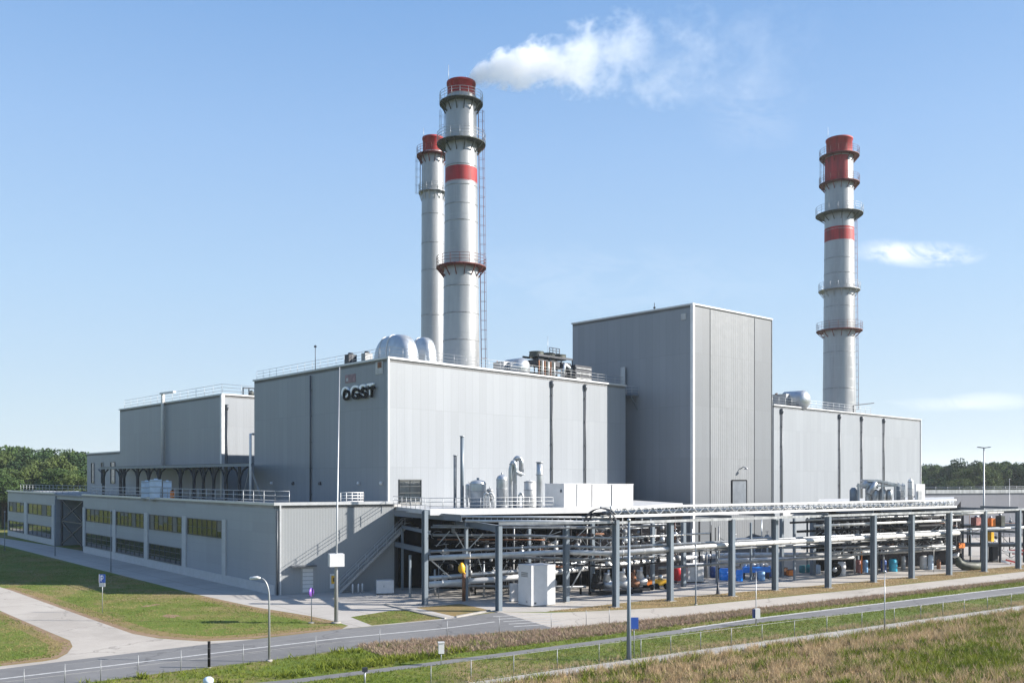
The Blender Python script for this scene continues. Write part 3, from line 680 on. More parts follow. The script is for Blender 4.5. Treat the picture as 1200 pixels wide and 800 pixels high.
# ------------------------------------------------------------------ chimneys
def chimney(px_t, px_b, d, wt, wb, ytop, ybase, cap_y, bands, plats, label, ladder, rings, half=False):
    s = d/F; d0_ = d; zat = lambda y, dd: H-(y-HY)/F*(d0_-wb/2*s*.95); xt = (px_t-600)*s; xb = (px_b-600)*s; zt, zb = zat(ytop, d), 0.0
    zlow = zat(ybase, d); rt, rb = wt/2*s, wb/2*s
    def at(z):
        u = (z-zlow)/(zt-zlow); return Vector((xb, d, 0)), rb+(rt-rb)*u
    t = thing('chimney', label, 'chimney', (xb, d, 0), 'tall steel chimneys with red tops')
    zcap = zat(cap_y, d)
    b = MB(); prof = []
    z = 0.0
    cuts = sorted([0.0, zcap]+[zat(y, d) for bb in bands for y in bb])
    segs = list(zip(cuts[:-1], cuts[1:])); bandz = [(zat(b1, d), zat(b0, d)) for b0, b1 in bands]
    for s0, s1 in segs:
        if s1-s0 < .01: continue
        isb = any(abs(s0-x0) < .02 and abs(s1-x1) < .02 for x0, x1 in bandz)
        q_ = MB() if isb else b
        q_.lathe(XY(at(s0)[0], 0), [(at(s0)[1], s0), (at(s1)[1], s1)], 40, False)
        if isb: q_.build('red_band', M['red'], t)
    b.build('shaft', M['stack'], t)
    if half:  # red reflection on the shaft, modelled as a curved red sleeve
        b = MB(); za, zb2 = zat(208, d), zat(180, d); An = [math.radians(a) for a in range(160, 291, 6)]
        for a0, a1 in zip(An[:-1], An[1:]):
            k0 = len(b.v)
            for a, z in ((a0, za), (a1, za), (a1, zb2), (a0, zb2)): b.v.append(XY(at(z)[0], z)+Vector((math.cos(a), math.sin(a), 0))*(at(z)[1]+.03))
            b.face((k0, k0+1, k0+2, k0+3), True)
        b.build('red_reflection', M['red'], t)
    r = at(zcap)[1]; b = MB(); prof = [(r*.92, zcap), (r*.92, zt-.35), (r*.97, zt-.3), (r*.97, zt), (r*.8, zt), (r*.8, zt-2)]
    b.lathe(XY(at(zt)[0], 0), prof, 40, False)
    b.build('red_cap', M['red'], t)
    for y in rings:
        b = MB(); z = zat(y, d); r = at(z)[1]; b.lathe(XY(at(z)[0], 0), [(r+.005, z-.09), (r+.04, z-.05), (r+.04, z+.05), (r+.005, z+.07)], 32, False)
        b.build('flange_ring', M['pipe_grey'], t)
    zz = 22.0
    while zz < zcap:
        b = MB(); r = at(zz)[1]; b.lathe(XY(at(zz)[0], 0), [(r+.002, zz-.03), (r+.018, zz), (r+.002, zz+.03)], 32, False); zz += 2.2; b.build('weld_seam', M['galv'], t)
    for y, ext, m, ht in plats:
        z = zat(y, d); r = at(z)[1]; ro = r+ext*s; c = at(z)[0]
        b = MB(); b.lathe(XY(c, 0), [(r-.02, z-.12), (ro, z-.10), (ro+.02, z-.14), (ro+.03, z+.04), (ro, z), (r-.02, z)], 36, False)
        for k in range(14):
            a = 2*math.pi*k/14; u = Vector((math.cos(a), math.sin(a), 0)); b.beam(XY(c, z-1.3)+u*r, XY(c, z-.15)+u*(ro-.1), .09, .14)
        pl = b.build('platform', m, t)
        b = MB()
        for zr in (ht*.4, ht*.7, ht):
            b.tube([XY(c, z+zr)+Vector((math.cos(2*math.pi*k/28), math.sin(2*math.pi*k/28), 0))*ro for k in range(29)], .028, 5, False)
        for k in range(16):
            a = 2*math.pi*k/16; u = Vector((math.cos(a), math.sin(a), 0))*ro; b.tube([XY(c, z)+u, XY(c, z+ht)+u], .028, 5)
        b.build('railing', M['redrust'] if m is M['redrust'] else M['galv'], pl)
    # caged ladders
    for (ang, y0, y1, m) in ladder:
        b = MB(); u = Vector((math.cos(ang), math.sin(ang), 0)); v = Vector((-u.y, u.x, 0)); za, zb_ = zat(y1, d), zat(y0, d)
        z = za
        def pt(z, k, o): return XY(at(z)[0], z)+u*(at(z)[1]+k)+v*o
        for o in (-.25, .25): b.tube([pt(za, .25, o), pt(zb_, .25, o)], .035, 5)
        while z < zb_:
            b.tube([pt(z, .25, -.25), pt(z, .25, .25)], .014, 4)
            z += .4
        z = za
        while z < zb_:
            arc = [pt(z, .25+.75*math.sin(math.pi*q/8), -.36*math.cos(math.pi*q/8)) for q in range(9)]
            b.tube(arc, .018, 4, False); z += 1.25
        for q in (2, 4, 6): b.tube([pt(za, .25+.75*math.sin(math.pi*q/8), -.36*math.cos(math.pi*q/8)), pt(zb_, .25+.75*math.sin(math.pi*q/8), -.36*math.cos(math.pi*q/8))], .025, 4)
        b.build('caged_ladder', m, t)
    b = MB(); c = at(zt)[0]; b.tube([XY(c, zt-.2)+Vector((-rt*.85, 0, 0)), XY(c, zt+ (2.4 if wt > 30 else 1.6))+Vector((-rt*.85, 0, 0))], .03, 5); b.build('lightning_rod', M['galv'], t)
    return t
chimney(539, 540.5, 119, 35, 43, 88.5, 428, 106, [(192, 210)], [(113.5, 7.5, M['greenrust'], 1.25), (162, 10, M['greenrust'], 1.35), (309, 9, M['redrust'], 1.3)],
        'thickest chimney, its red mouth puffing white steam', [(.1, 120, 428, M['redrust']), (2.9, 118, 160, M['galv'])], [236, 256, 333, 365, 397, 214, 190])
chimney(507.5, 507.5, 140, 26, 28.5, 157, 440, 175, [], [(178.5, 6, M['redrust'], 1.25), (222, 3.5, M['galv'], 1.2)],
        'slimmer chimney standing half hidden behind the thickest one', [(3.1, 178, 222, M['galv'])], [249, 283, 315, 368, 222])
chimney(980, 983.5, 174, 31, 37, 157, 478, 177.5, [(263.5, 279.5)], [(178, 6.5, M['redrust'], 1.4), (210.5, 6.5, M['redrust'], 1.4), (247, 10, M['greenrust'], 1.5), (337, 6, M['galv'], 1.4), (385, 8, M['redrust'], 1.5)],
        'lone chimney with five platforms rising behind the right hand hall', [(2.95, 180, 210, M['galv']), (.15, 250, 478, M['redrust'])], [300, 318, 357, 411, 454], True)

# steam plume
def plume():
    s = 119/F; pts = [(547, 92, 9), (562, 88, 16), (600, 79, 28), (650, 72, 42), (700, 68, 52), (760, 64, 62), (830, 62, 72), (900, 66, 80), (985, 78, 82)]
    o0 = Vector(((549-600)*s, 119, zat(93.5, 119)))
    b = MB(); P = [Vector(((x-600)*s, 119, zat(y, 119))) for x, y, r in pts]; b.tube(P, [r*s for x, y, r in pts], 18)
    t = bpy.data.objects.new('steam_plume', None); bpy.data.objects.remove(t)
    me = bpy.data.meshes.new('steam_plume'); me.from_pydata([tuple(v-o0) for v in b.v], [], b.f); ob = bpy.data.objects.new('steam_plume', me); COL.objects.link(ob); ob.location = o0
    m = bpy.data.materials.new('steam'); m.use_nodes = True; nt = m.node_tree; nt.nodes.clear(); t = NT(nt)
    tc = t.n('ShaderNodeTexCoord'); sp = t.n('ShaderNodeSeparateXYZ'); t.link(tc.outputs['Object'], sp.inputs[0]); x, y, z = sp.outputs
    L = (985-548)*s; u = t.m('DIVIDE', x, L, clamp=True)
    # centre line and radius as functions of distance downwind
    su = t.m('POWER', u, .55)
    R = t.m('ADD', t.m('MULTIPLY', su, 82*s), .7)
    zc = t.m('MULTIPLY', t.m('MULTIPLY', t.m('POWER', u, .7), t.m('SUBTRACT', 1.75, u)), 36*s)
    dz = t.m('SUBTRACT', z, zc)
    rr = t.m('DIVIDE', t.m('SQRT', t.m('ADD', t.m('MULTIPLY', y, y), t.m('MULTIPLY', dz, dz))), R)
    mp = t.n('ShaderNodeMapping'); t.link(tc.outputs['Object'], mp.inputs[0]); mp.inputs['Scale'].default_value = (.85, 1, 1.0)
    n1 = t.noise(mp.outputs[0], .26, 6, .6, .5); n2 = t.noise(mp.outputs[0], 1.0, 6, .65, .3)
    # round puffs near the mouth, ragged wisps downwind
    nz = t.m('ADD', t.m('MULTIPLY', t.m('SUBTRACT', n1, .5), 3.2), t.m('MULTIPLY', t.m('SUBTRACT', n2, .5), 1.5))
    amp = t.m('ADD', .40, t.m('MULTIPLY', t.m('POWER', u, .6), 1.3))
    core = t.m('SUBTRACT', t.m('ADD', t.m('ADD', .74, t.m('MULTIPLY', t.m('POWER', u, .5), .22)), t.m('MULTIPLY', nz, amp)), t.m('ADD', rr, t.m('MULTIPLY', u, .42)))
    edge = t.smooth(core, 0.0, t.m('ADD', .22, t.m('MULTIPLY', u, 1.1)))
    inv = t.m('SUBTRACT', 1.0, u, clamp=True)
    dens = t.m('MULTIPLY', edge, t.m('ADD', t.m('MULTIPLY', t.m('POWER', inv, 6.0), .75), t.m('MULTIPLY', t.m('POWER', inv, 1.2), .075)))
    vol = t.n('ShaderNodeVolumePrincipled'); vol.inputs['Color'].default_value = (1, 1, 1, 1); vol.inputs['Anisotropy'].default_value = .2
    t.link(dens, vol.inputs['Density'])
    out = t.n('ShaderNodeOutputMaterial'); t.link(vol.outputs[0], out.inputs['Volume'])
    me.materials.append(m); tag(ob, 'white steam plume drifting right from the thickest chimney', 'steam', kind='stuff')
    return ob
plume()

# ------------------------------------------------------------------ roof equipment
def rounded_duct(px, d, a, bl_, ytop, label, seam):
    """barrel shaped duct: boxy below, rounded on top and at both ends"""
    Rv = (mr-mc).normalized(); Lv = (ml-mc).normalized(); c = B(px, d)+Rv*a+Lv*bl_; z0 = MZ-.1; hz = zat(ytop, d)-z0
    t = thing('exhaust_duct', label, 'duct', XY(c, MZ), 'silver domed ducts on the hall roof')
    sp = lambda v, e: math.copysign(abs(v)**e, v)
    def shell(k, b0, b1, grow):
        b = MB(); n, m = 40, 12; base = len(b.v)
        for i in range(m+1):
            ph = math.pi/2*i/m; cz, rz = sp(math.sin(ph), .8), sp(math.cos(ph), .62)
            for j in range(n):
                th = 2*math.pi*j/n; x, y = sp(math.cos(th), .55)*rz*(a+grow), sp(math.sin(th), .62)*rz*(bl_+grow)
                y = max(b0, min(b1, y)); b.v.append(XY(c, 0)+Rv*x+Lv*y+Vector((0, 0, z0+cz*(hz+grow))))
        for i in range(m):
            for j in range(n): j2 = (j+1) % n; b.face((i*n+j, i*n+j2, (i+1)*n+j2, (i+1)*n+j), True)
        return b
    shell(0, -99, 99, 0).build('shell', M['silver'], t)
    # arched seam straps over the back of the duct
    for q in seam:
        b = MB(); pts = [];
        for i in range(25):
            ph = math.pi*i/24; x = sp(math.cos(ph), .62)*(a+.03)*(1-abs(q)**3.2)**.3; z = sp(abs(math.sin(ph)), .8)*(hz+.03)*(1-abs(q)**3.2)**.3
            pts.append(XY(c, z0+z)+Rv*x+Lv*(q*bl_))
        b.tube(pts, .06, 6); b.build('seam_strap', M['white'], t)
    b = MB(); b.box(c, 2*a+.3, 2*bl_+.3, MZ-.06, MZ+.25, math.atan2(Rv.y, Rv.x)); b.build('plinth', M['beam'], t)
rounded_duct(472.5, 102.8, 1.5, 3.5, 387, 'larger silver domed duct at the hall roof corner', (.0, .45))
rounded_duct(499, 107.5, 1.15, 2.1, 392, 'lower silver domed duct tucked against the chimney foot', (.2,))
def vent_unit(px, d, zb, wd, label, name='roof_vent'):
    p = B(px, d); t = thing(name, label, 'vent unit', XY(p, zb)); ax = Vector((.7, .7, 0))
    R = Vector((-.69, .72, 0)).to_track_quat('Z', 'Y').to_matrix(); r = wd/2
    b = MB(); b.lathe(XY(p, zb+r*.9)-Vector((-.69, .72, 0))*r*.8, [(0.01, -r*.45), (r*.6, -r*.35), (r*.95, -.02), (r, .2), (r, wd*1.1), (r*.5, wd*1.2)], 24, M=R); b.build('hood', M['silver'], t)
    b = MB(); b.box(p+Vector((-wd*.65, wd*.3, 0)), wd*.9, wd*.8, zb, zb+r*1.55, .75); b.build('housing', M['galv'], t)
    b = MB()
    for k in range(5): b.box(p+Vector((-wd*.65-.42*wd+.05, wd*.3-.2*wd+.1*k*wd, 0)), .06, .1, zb, zb+r*1.7, .75)
    b.build('grille_bar', M['rust'], t)
vent_unit(607, 118, MZ, 2.6, 'small silver vent unit with a domed hood on the hall roof')
vent_unit(935, 152, RZ, 3.2, 'silver arched vent unit on the roof of the right hand hall')
def cooler():
    d = 122; ax = (mr-mc).normalized(); p = B(642, d); t = thing('air_cooler', 'dark steel cooler frame with fans and brown pipes on the roof', 'cooler', XY(p, MZ))
    n = nf; ang = math.atan2(ax.y, ax.x); Lc = 6.8
    b = MB()
    for sx in (-.5, -.17, .17, .5):
        for sy in (-1, 1): q = p+ax*Lc*sx+n*sy*1.4; b.beam(XY(q, MZ), XY(q, MZ+3), .16)
    for z in (MZ+1.0, MZ+3.0):
        for sy in (-1, 1): b.beam(XY(p-ax*Lc/2+n*sy*1.4, z), XY(p+ax*Lc/2+n*sy*1.4, z), .18, .26)
    b.build('frame', M['dark'], t)
    for k in range(3):
        q = p+ax*Lc*(-.33+.33*k); b = MB(); b.lathe(XY(q, MZ+2.95), [(1.05, 0), (.95, .5), (1.0, .7)], 20, False); b.lathe(XY(q, MZ+3.05), [(.9, 0), (.9, .08)], 12); b.build('fan', M['greenrust'], t)
    for k in range(9):
        q = p-ax*Lc*.5+ax*Lc*k/18; b = MB(); b.tube([XY(q, MZ+.2)+n*1.5, XY(q, MZ+2.3)+n*1.5], .12, 6); b.build('coil_pipe', M['rust'] if k % 3 == 0 else (M['greenrust'] if k % 3 == 1 else M['pipe_white']), t)
    b = MB(); b.box(p, Lc*.96, 2.6, MZ+1.8, MZ+2.5, ang); b.build('bundle', M['dark'], t)
    b = MB(); b.tube([XY(p+ax*1.2, MZ+.3)+n*1.5, XY(p+ax*1.6, MZ+2.2)+n*1.6, XY(p+ax*3, MZ+1.6)+n*1.6, XY(p+ax*3.3, MZ+.3)+n*1.5], .3, 10); b.build('header_pipe', M['silver'], t)
    b = MB(); railing(b, [XY(p-ax*1.2+n*1.4, MZ+3.2), XY(p+ax*.8+n*1.4, MZ+3.2)], 1.0, .7, .05); b.build('railing', M['dark'], t)
    q = B(676, 124.5); b = MB(); b.box(q, 3.4, 2.4, MZ, MZ+2.2, ang); b.build('motor_housing', M['dark'], t)
    b = MB()
    for k in range(3): b.beam(XY(q-ax*1.6+n*1.25, MZ+.4+k*.7), XY(q+ax*1.6+n*1.25, MZ+.4+k*.7), .12)
    b.build('louvre', M['galv'], t)
    b = MB(); b.tube([XY(B(642, d), MZ+3), XY(B(642, d), MZ+6)], .03, 4); b.build('aerial', M['galv'], t)
cooler()
def small_roof_unit(px, d, wd, ht, m, label, zb=None, grp=None):
    p = B(px, d); t = thing('roof_unit', label, 'roof unit', XY(p, zb or MZ), grp); zb = zb or MZ
    b = MB(); b.box(p, wd, wd*.8, zb+.25, zb+ht, .75); b.build('casing', m, t)
    b = MB(); b.lathe(XY(p, zb+ht), [(wd*.3, 0), (wd*.28, .22)], 12); b.build('fan', M['dark'], t)
    b = MB()
    for s in (-1, 1): b.box(p+Vector((.7, .7, 0))*s*wd*.35, .12, wd*.7, zb-.04, zb+.25, .75)
    b.build('foot', M['dark'], t)
small_roof_unit(411, 106, 1.1, 1.3, M['dark'], 'small dark roof unit farthest left behind the letters', grp='units behind the hall railing')
small_roof_unit(430, 103.5, 1.0, 1.1, M['pipe_grey'], 'light grey roof unit beside the domed ducts', grp='units behind the hall railing')
p = B(369.5, 109); t = thing('lightning_mast', 'thin lightning mast on the hall roof above the letters side', 'mast', XY(p, MZ)); b = MB(); b.tube([XY(p, MZ-.1), XY(p, MZ+2.9)], .045, 6); b.build('rod', M['dark'], t); b = MB(); b.box(p, .3, .1, MZ+2.6, MZ+2.8); b.build('head', M['dark'], t)
p = B(1000, 164); t = thing('davit_crane', 'small davit crane arm on the right hand hall roof', 'crane', XY(p, RZ)); b = MB(); b.tube([XY(p, RZ), XY(p, RZ+1.6)], .12, 8); b.build('post', M['dark'], t); b = MB(); b.beam(XY(p, RZ+1.55), XY(B(1024, 168), RZ+2.3), .16); b.build('arm', M['dark'], t)
p = hit(283, bc, br)+Vector((-.2, 1.5, 0)); t = thing('roof_tank_rack', 'dark pipe rack with small tanks on the rear hall roof', 'pipe rack', XY(p, BZ)); b = MB()
for k in range(4): b.beam(XY(p+Vector((.7*k, .66*k, 0)), BZ), XY(p+Vector((.7*k, .66*k, 0)), BZ+1.5), .15)
b.beam(XY(p, BZ+1.45), XY(p+Vector((2.4, 2.2, 0)), BZ+1.45), .15); b.build('frame', M['dark'], t); b = MB(); b.lathe(XY(p+Vector((1, .9, 0)), BZ), [(.4, 0), (.4, .9), (.1, 1.1)], 12); b.build('tank', M['greenrust'], t)

# ------------------------------------------------------------------ deck 1 with plant
DZ = 8.9
d1f = [B(504, 90), B(743, 90)]
def deck(name, label, pts, z, th=.45):
    t = thing(name, label, 'deck', XY(pts[0], 0)); b = MB(); b.prism(pts, z-th, z); b.build('slab', M['white_low'], t)
    return t
dk = deck('process_deck', 'raised white edged deck in front of the hall carrying silver tanks', [B(463.2, 98.6), B(504, 88), B(695, 94.2), B(800, 112), mr+nf*.05, mc+nf*.05], DZ)
b = MB(); b.beam(B(504, 87.9, DZ-.2), B(695, 94.1, DZ-.2), .12, .62); b.build('fascia', M['white'], dk)
rail_pts = [B(461, 97.6, DZ), B(504, 88.4, DZ), B(648, 92.9, DZ)]
b = MB(); railing(b, rail_pts, 1.15, 1.25, .03); b.build('railing', M['rail'], dk)
b = MB(); b.ibeam(B(462, 97.5, 8.25), B(541, 85.2, 8.25), .3, .62); b.build('edge_beam', M['beam'], dk)

def vtank(px, d, wd_px, ytop, z0, label, m=M['silver'], grp=None, domeh=.5, legs=False, flat=False):
    p = B(px, d); r = wd_px/2*d/F; zt = zat(ytop, d); t = thing('storage_tank', label, 'tank', XY(p, z0), grp)
    zb = z0+(.8 if legs else 0); top = zt-(0 if flat else domeh*r)
    prof = ([(r*.3, zb-.3)] if legs else [])+[(r, zb), (r, top)]+([(r*math.cos(a), top+domeh*r*math.sin(a)) for a in np.linspace(.2, 1.54, 6)] if not flat else [(r*.2, top+.15)])
    b = MB(); b.lathe(XY(p, 0), prof, 28); b.build('shell', m, t)
    for z in np.linspace(zb+.15, top-.05, 4): b = MB(); b.lathe(XY(p, 0), [(r, z-.04), (r+.035, z-.03), (r+.035, z+.03), (r, z+.04)], 28, False); b.build('hoop', M['galv'], t)
    if legs:
        for k in range(4):
            u = Vector((math.cos(k*1.57+.7), math.sin(k*1.57+.7), 0))*r*.85; b = MB(); b.beam(XY(p+u, z0), XY(p+u, zb+.3), .12); b.build('leg', M['galv'], t)
    b = MB(); b.lathe(XY(p, 0), [(r*.16, top+domeh*r*.8 if not flat else top), (r*.16, (zt+.18))], 10); b.build('nozzle', M['galv'], t)
    return t
vtank(560, 95, 19, 561.5, DZ, 'wide silver tank with low dome, leftmost on the deck', grp='silver vessels on the deck')
vtank(588.3, 94, 13.5, 555.5, DZ, 'tall silver vessel with round dome right of the wide tank', grp='silver vessels on the deck', domeh=.9)
vtank(621, 96, 14, 564, DZ, 'flat topped grey tank left of the white shelters', grp='silver vessels on the deck', flat=True, m=M['pipe_white'])
vtank(550, 98, 9, 566, DZ, 'narrow silver vessel standing behind the wide tank', grp='silver vessels on the deck', legs=True)
vtank(574, 98, 8, 572, DZ, 'short grey vessel between the two tall silver ones', m=M['pipe_grey'], grp='silver vessels on the deck', legs=True)
def duct(name, label, cat, pts, r, m, smoothn=12, parts=()):
    t = thing(name, label, cat, XY(pts[0], min(p.z for p in pts))); b = MB(); b.tube(pts, r, smoothn); b.build('duct', m, t)
    for p in pts[:: max(1, len(pts)//3)]:
        b = MB(); b.lathe(p, [(r+.002, -.05), (r+.07, -.04), (r+.07, .04), (r+.002, .05)], 12, False); b.build('flange', M['galv'], t)
    return t
def arc(p, q, bulge, n=8):
    """half loop from p to q rising by bulge"""
    return [p.lerp(q, i/n)+Vector((0, 0, bulge*math.sin(math.pi*i/n))) for i in range(n+1)]
duct('exhaust_stack', 'tallest thin dark exhaust stack on the deck', 'stack', [B(541.5, 95.5, DZ), B(541.5, 95.5, zat(511, 95.5))], .2, M['col'])
duct('exhaust_stack', 'shorter thin exhaust stack left of the tallest one', 'stack', [B(533.3, 95.5, DZ), B(533.3, 95.5, zat(533.5, 95.5))], .17, M['pipe_grey'])
x = B(598.5, 93); duct('gooseneck_duct', 'silver duct bending over in a loop above the deck vessels', 'duct', [XY(x, DZ), XY(x, zat(552, 93))]+arc(XY(x, zat(550, 93)), B(604.5, 93, zat(550, 93)), .8)+[B(604.5, 93, zat(553, 93)), B(612, 93, zat(556, 93))], .24, M['silver'])
duct('gooseneck_duct', 'upper silver duct hooking down toward the loop duct', 'duct', [B(603, 94.5, DZ), B(603, 94.5, zat(541, 94.5))]+arc(B(603, 94.5, zat(540, 94.5)), B(611, 94.5, zat(540, 94.5)), .35)+[B(611, 94.5, zat(553, 94.5))], .26, M['silver'])
duct('exhaust_stack', 'wide silver exhaust stack left of the white shelters', 'stack', [B(632.3, 94, DZ), B(632.3, 94, zat(556, 94)), B(632.3, 94, zat(541.5, 94))], .33, M['silver'])
for k, (xa, xb) in enumerate(((567, 573), (571, 579), (608, 613))):
    duct('deck_pipe', ('small hooped pipe beside the wide deck tank', 'white pipe loop in front of the domed vessel', 'low pipe loop in front of the gooseneck ducts')[k], 'pipe',
         [B(xa, 92, DZ), B(xa, 92, DZ+1.1)]+arc(B(xa, 92, DZ+1.2), B(xb, 92, DZ+1.2), .4, 6)+[B(xb, 92, DZ)], .10, M['pipe_white'])
def shelter(px0, pxc, px1, d, y0, z0, label, m=M['white'], dep=2.4):
    c = B(pxc, d); r = B(px1, d+ (px1-pxc)*.045); l = c+Vector((-.45, .9, 0)).normalized()*dep if px0 is None else B(px0, d+dep*.6)
    t = thing('equipment_shelter', label, 'shelter', XY(c, z0), 'white shelters on the deck'); zt = zat(y0, d)
    b = MB(); b.prism(footprint(c, r, l), z0, zt-.08); b.build('cabin', m, t)
    b = MB(); q = footprint(c, r, l); ce = sum(q, Vector())/4; b.prism([ce+(v-ce)*1.02 for v in q], zt-.08, zt+.02); b.build('lid', M['white'], t)
    n = outward(c, r)
    b = panel_mb(c.lerp(r, .46), c.lerp(r, .475), z0+.1, zt-.1, n, .003, .03); b.build('panel_joint', M['down'], t)
    b = MB(); q = l.lerp(c, .85)+outward(l, c)*.04; b.box(q, .16, .16, z0+1.6, z0+1.9); b.build('handle', M['down'], t)
    return t
shelter(638.7, 661, 693, 96, 566.5, DZ, 'white equipment shelter standing on the deck with a grey left side', dep=3)
shelter(None, 694.2, 742, 97.5, 567, DZ, 'longer white equipment shelter at the right end of the deck')

# ------------------------------------------------------------------ process hall walls under both decks, their shade painted in as near-black
def dark_hall(name, label, pts, z1):
    t = thing(name, label, 'building', XY(pts[0], 0)); b = MB()
    n = len(pts); u = 0
    for i in range(n-1): b.wall(pts[i], pts[i+1], 0, z1, u); u += 10
    b.build('wall', M['shade_dark_wall'], t)
    return t
h1 = [E+Vector((.3, 1.2, 0)), B(560, 97.5), B(700, 101), B(797, 116), B(800, 126)]
th = dark_hall('pump_hall', 'recessed pump hall wall behind the pipes under the deck, its shade painted near-black', h1, DZ-.46)
h2 = [B(956, 128), B(960, 117), B(1122, 126), B(1126, 150)]
th2 = dark_hall('compressor_hall', 'recessed hall wall behind the pipes at the right of the rack, its shade painted near-black', h2, 8.2)
dk2 = deck('equipment_deck', 'raised deck at the right of the rack carrying silver filters', [B(956, 108), B(1118, 117), B(1118, 150), B(960, 135)], 8.9)

# ------------------------------------------------------------------ pipe rack
cols = [(498, 708.7, 597.5), (584.5, 716, 616), (663.5, 705, 615.6), (721.6, 711, 609), (785.3, 703.8, 610), (857.5, 698.2, 608), (908.2, 691.3, 608), (970.3, 688.4, 605), (1023.6, 681.9, 603), (1068.2, 677.3, 600.8), (1112.3, 673.5, 599.7), (1153.4, 669.6, 597.8), (1193.3, 666, 597), (1236, 661.5, 596.5)]
rack = thing('pipe_rack', 'long steel pipe rack on blue grey columns crossing in front of the halls', 'pipe rack', XY(G(721.6, 711), 0))
heading = (G(1193, 666)-G(721.6, 711)).normalized(); RN = Vector((heading.y, -heading.x, 0))
CT = []
for x, yb, yt in cols:
    p = G(x, yb); zt = zat(yt, p.y); CT.append((p, zt))
    ang = math.atan2(heading.y, heading.x); wd = .38; dp = .62
    b = MB()
    for s in (-1, 1): b.box(p+RN*s*(dp/2-.02), wd, .05, .06, zt, ang)
    b.box(p, .05, dp-.09, .06, zt, ang); b.box(p+heading*.22*0, wd*.7, .03, zt-1.2, zt-1.15, ang)
    cobj = b.build('column', M['col'], rack)
    b = MB(); b.box(p, .85, 1.0, -.02, .06, ang); b.build('base_plate', M['kerb'], cobj)
inner = [(546.5, 703.5, 612, .26), (694.4, 695, 612, .34), (764.7, 690.6, 612, .34), (801, 687, 612, .4), (916, 676, 606, .36), (931, 680, 606, .2), (952.5, 673.4, 606, .5), (471.5, 691, 618, .2), (480.5, 700, 650, .2), (1136.6, 651, 620, .3), (1171.6, 651, 620, .35), (1060, 662, 606, .3), (1005, 667, 606, .3), (620, 697, 612, .3), (840, 683, 640, .2), (880, 680, 612, .2)]
for x, yb, yt, wd in inner:
    p = G(x, yb); b = MB(); zt = min(8.3, zat(yt, p.y)); b.box(p, wd, wd*1.1, 0, zt, math.atan2(heading.y, heading.x)); b.build('inner_column', M['col'], rack)
# longitudinal beams at column tops and upper gantry
def row(z0, z1, i0, i1, off=0.0):
    return [XY(CT[i][0]-RN*off, 0) for i in range(i0, i1+1)]
def poly_beam(pts, zf, w_, h_, name, m, r=None):
    b = MB()
    for i in range(len(pts)-1):
        if r: pass
        else: b.beam(XY(pts[i], zf), XY(pts[i+1], zf), w_, h_)
    if r: b.tube([XY(p, zf) for p in pts], r, 10)
    return b.build(name, m, rack)
line = [CT[3][0], CT[5][0], CT[7][0], CT[9][0], CT[10][0], CT[12][0]]
L0 = CT[3][0]; 
def rk(px, off=0.0):   # point on straight rack axis seen at column px
    P, Q = CT[3][0], CT[12][0]; p = hit(px, P, Q); return p-RN*off
ztop = 7.85
poly_beam([CT[1][0], CT[3][0]], 7.9, .28, .22, 'top_beam', M['galv'])
poly_beam([rk(721), rk(1250)], ztop, .28, .24, 'top_beam', M['galv'])
P_ = [rk(717, .2), rk(1122, .2)]
poly_beam(P_, 9.28, .22, .2, 'gantry_rail', M['white'])
poly_beam(P_, 8.45, .26, .24, 'gantry_rail', M['white'])
b = MB()
n = 64
for k in range(n):
    a = P_[0].lerp(P_[1], k/n); c = P_[0].lerp(P_[1], (k+1)/n)
    z0, z1 = (8.5, 9.2) if k % 2 else (9.2, 8.5)
    b.beam(XY(a, z0), XY(c, z1), .07); b.beam(XY(a, 8.5), XY(a, 9.2), .06)
b.build('gantry_lattice', M['galv'], rack)
P2 = [p-RN*1.5 for p in P_]
poly_beam(P2, 9.26, .2, .18, 'gantry_rail', M['galv']); poly_beam(P2, 8.43, .22, .2, 'gantry_rail', M['galv'])
b = MB()
for k in range(n):
    a = P2[0].lerp(P2[1], (k+.5)/n); c = P2[0].lerp(P2[1], (k+1.5)/n)
    z0, z1 = (8.5, 9.2) if k % 2 else (9.2, 8.5); b.beam(XY(a, z0), XY(c, z1), .07)
b.build('gantry_lattice', M['galv'], rack)
for k in range(4):
    q = [p-RN*(.35+.28*k) for p in P_]; poly_beam(q, 8.75+.06*(k % 2), 0, 0, 'tray_pipe', [M['pipe_grey'], M['pipe_white'], M['pipe_dark'], M['silver']][k], r=.09)
# crossbeams
for i in range(3, 13):
    p, zt = CT[i]
    for zz in (8.05, 4.85): b = MB(); b.ibeam(XY(p, zz), XY(p-RN*5.2, zz), .2, .3); b.build('cross_beam', M['beam'], rack)
# left part: two bright pipes and portal beams
b = MB(); b.ibeam(B(534, 92.5, 7.55), CT[1][0]+Vector((0, 0, 7.45)), .3, .6); b.build('portal_beam', M['beam'], rack)
b = MB(); b.ibeam(B(462.5, 97.0, 4.95), B(504, 86.4, 4.95), .22, .5); b.build('portal_beam', M['beam'], rack)
b = MB(); b.ibeam(B(471, 97.0, 6.8), B(504, 88, 6.7), .18, .35); b.build('portal_beam', M['beam'], rack)
left_runs = [(536, 718, 86.8, 84.6, 8.32, .1, 'pipe_white'), (545, 718, 86.0, 84.2, 7.95, .12, 'pipe_white'), (505, 722, 88.6, 86.5, 7.2, .08, 'pipe_grey')]
for xa, xb, da, db, z, r, m in left_runs:
    b = MB(); b.tube([B(xa, da, z), B(xb, db, z)], r, 10); b.build('pipe', M[m], rack)
for k in range(22):
    b = MB(); u = k/21; a = B(540+u*150, 86.8-u*2, 7.98); b.beam(a, a+Vector((0, 0, .36)), .07); b.build('tray_post', M['galv'], rack)
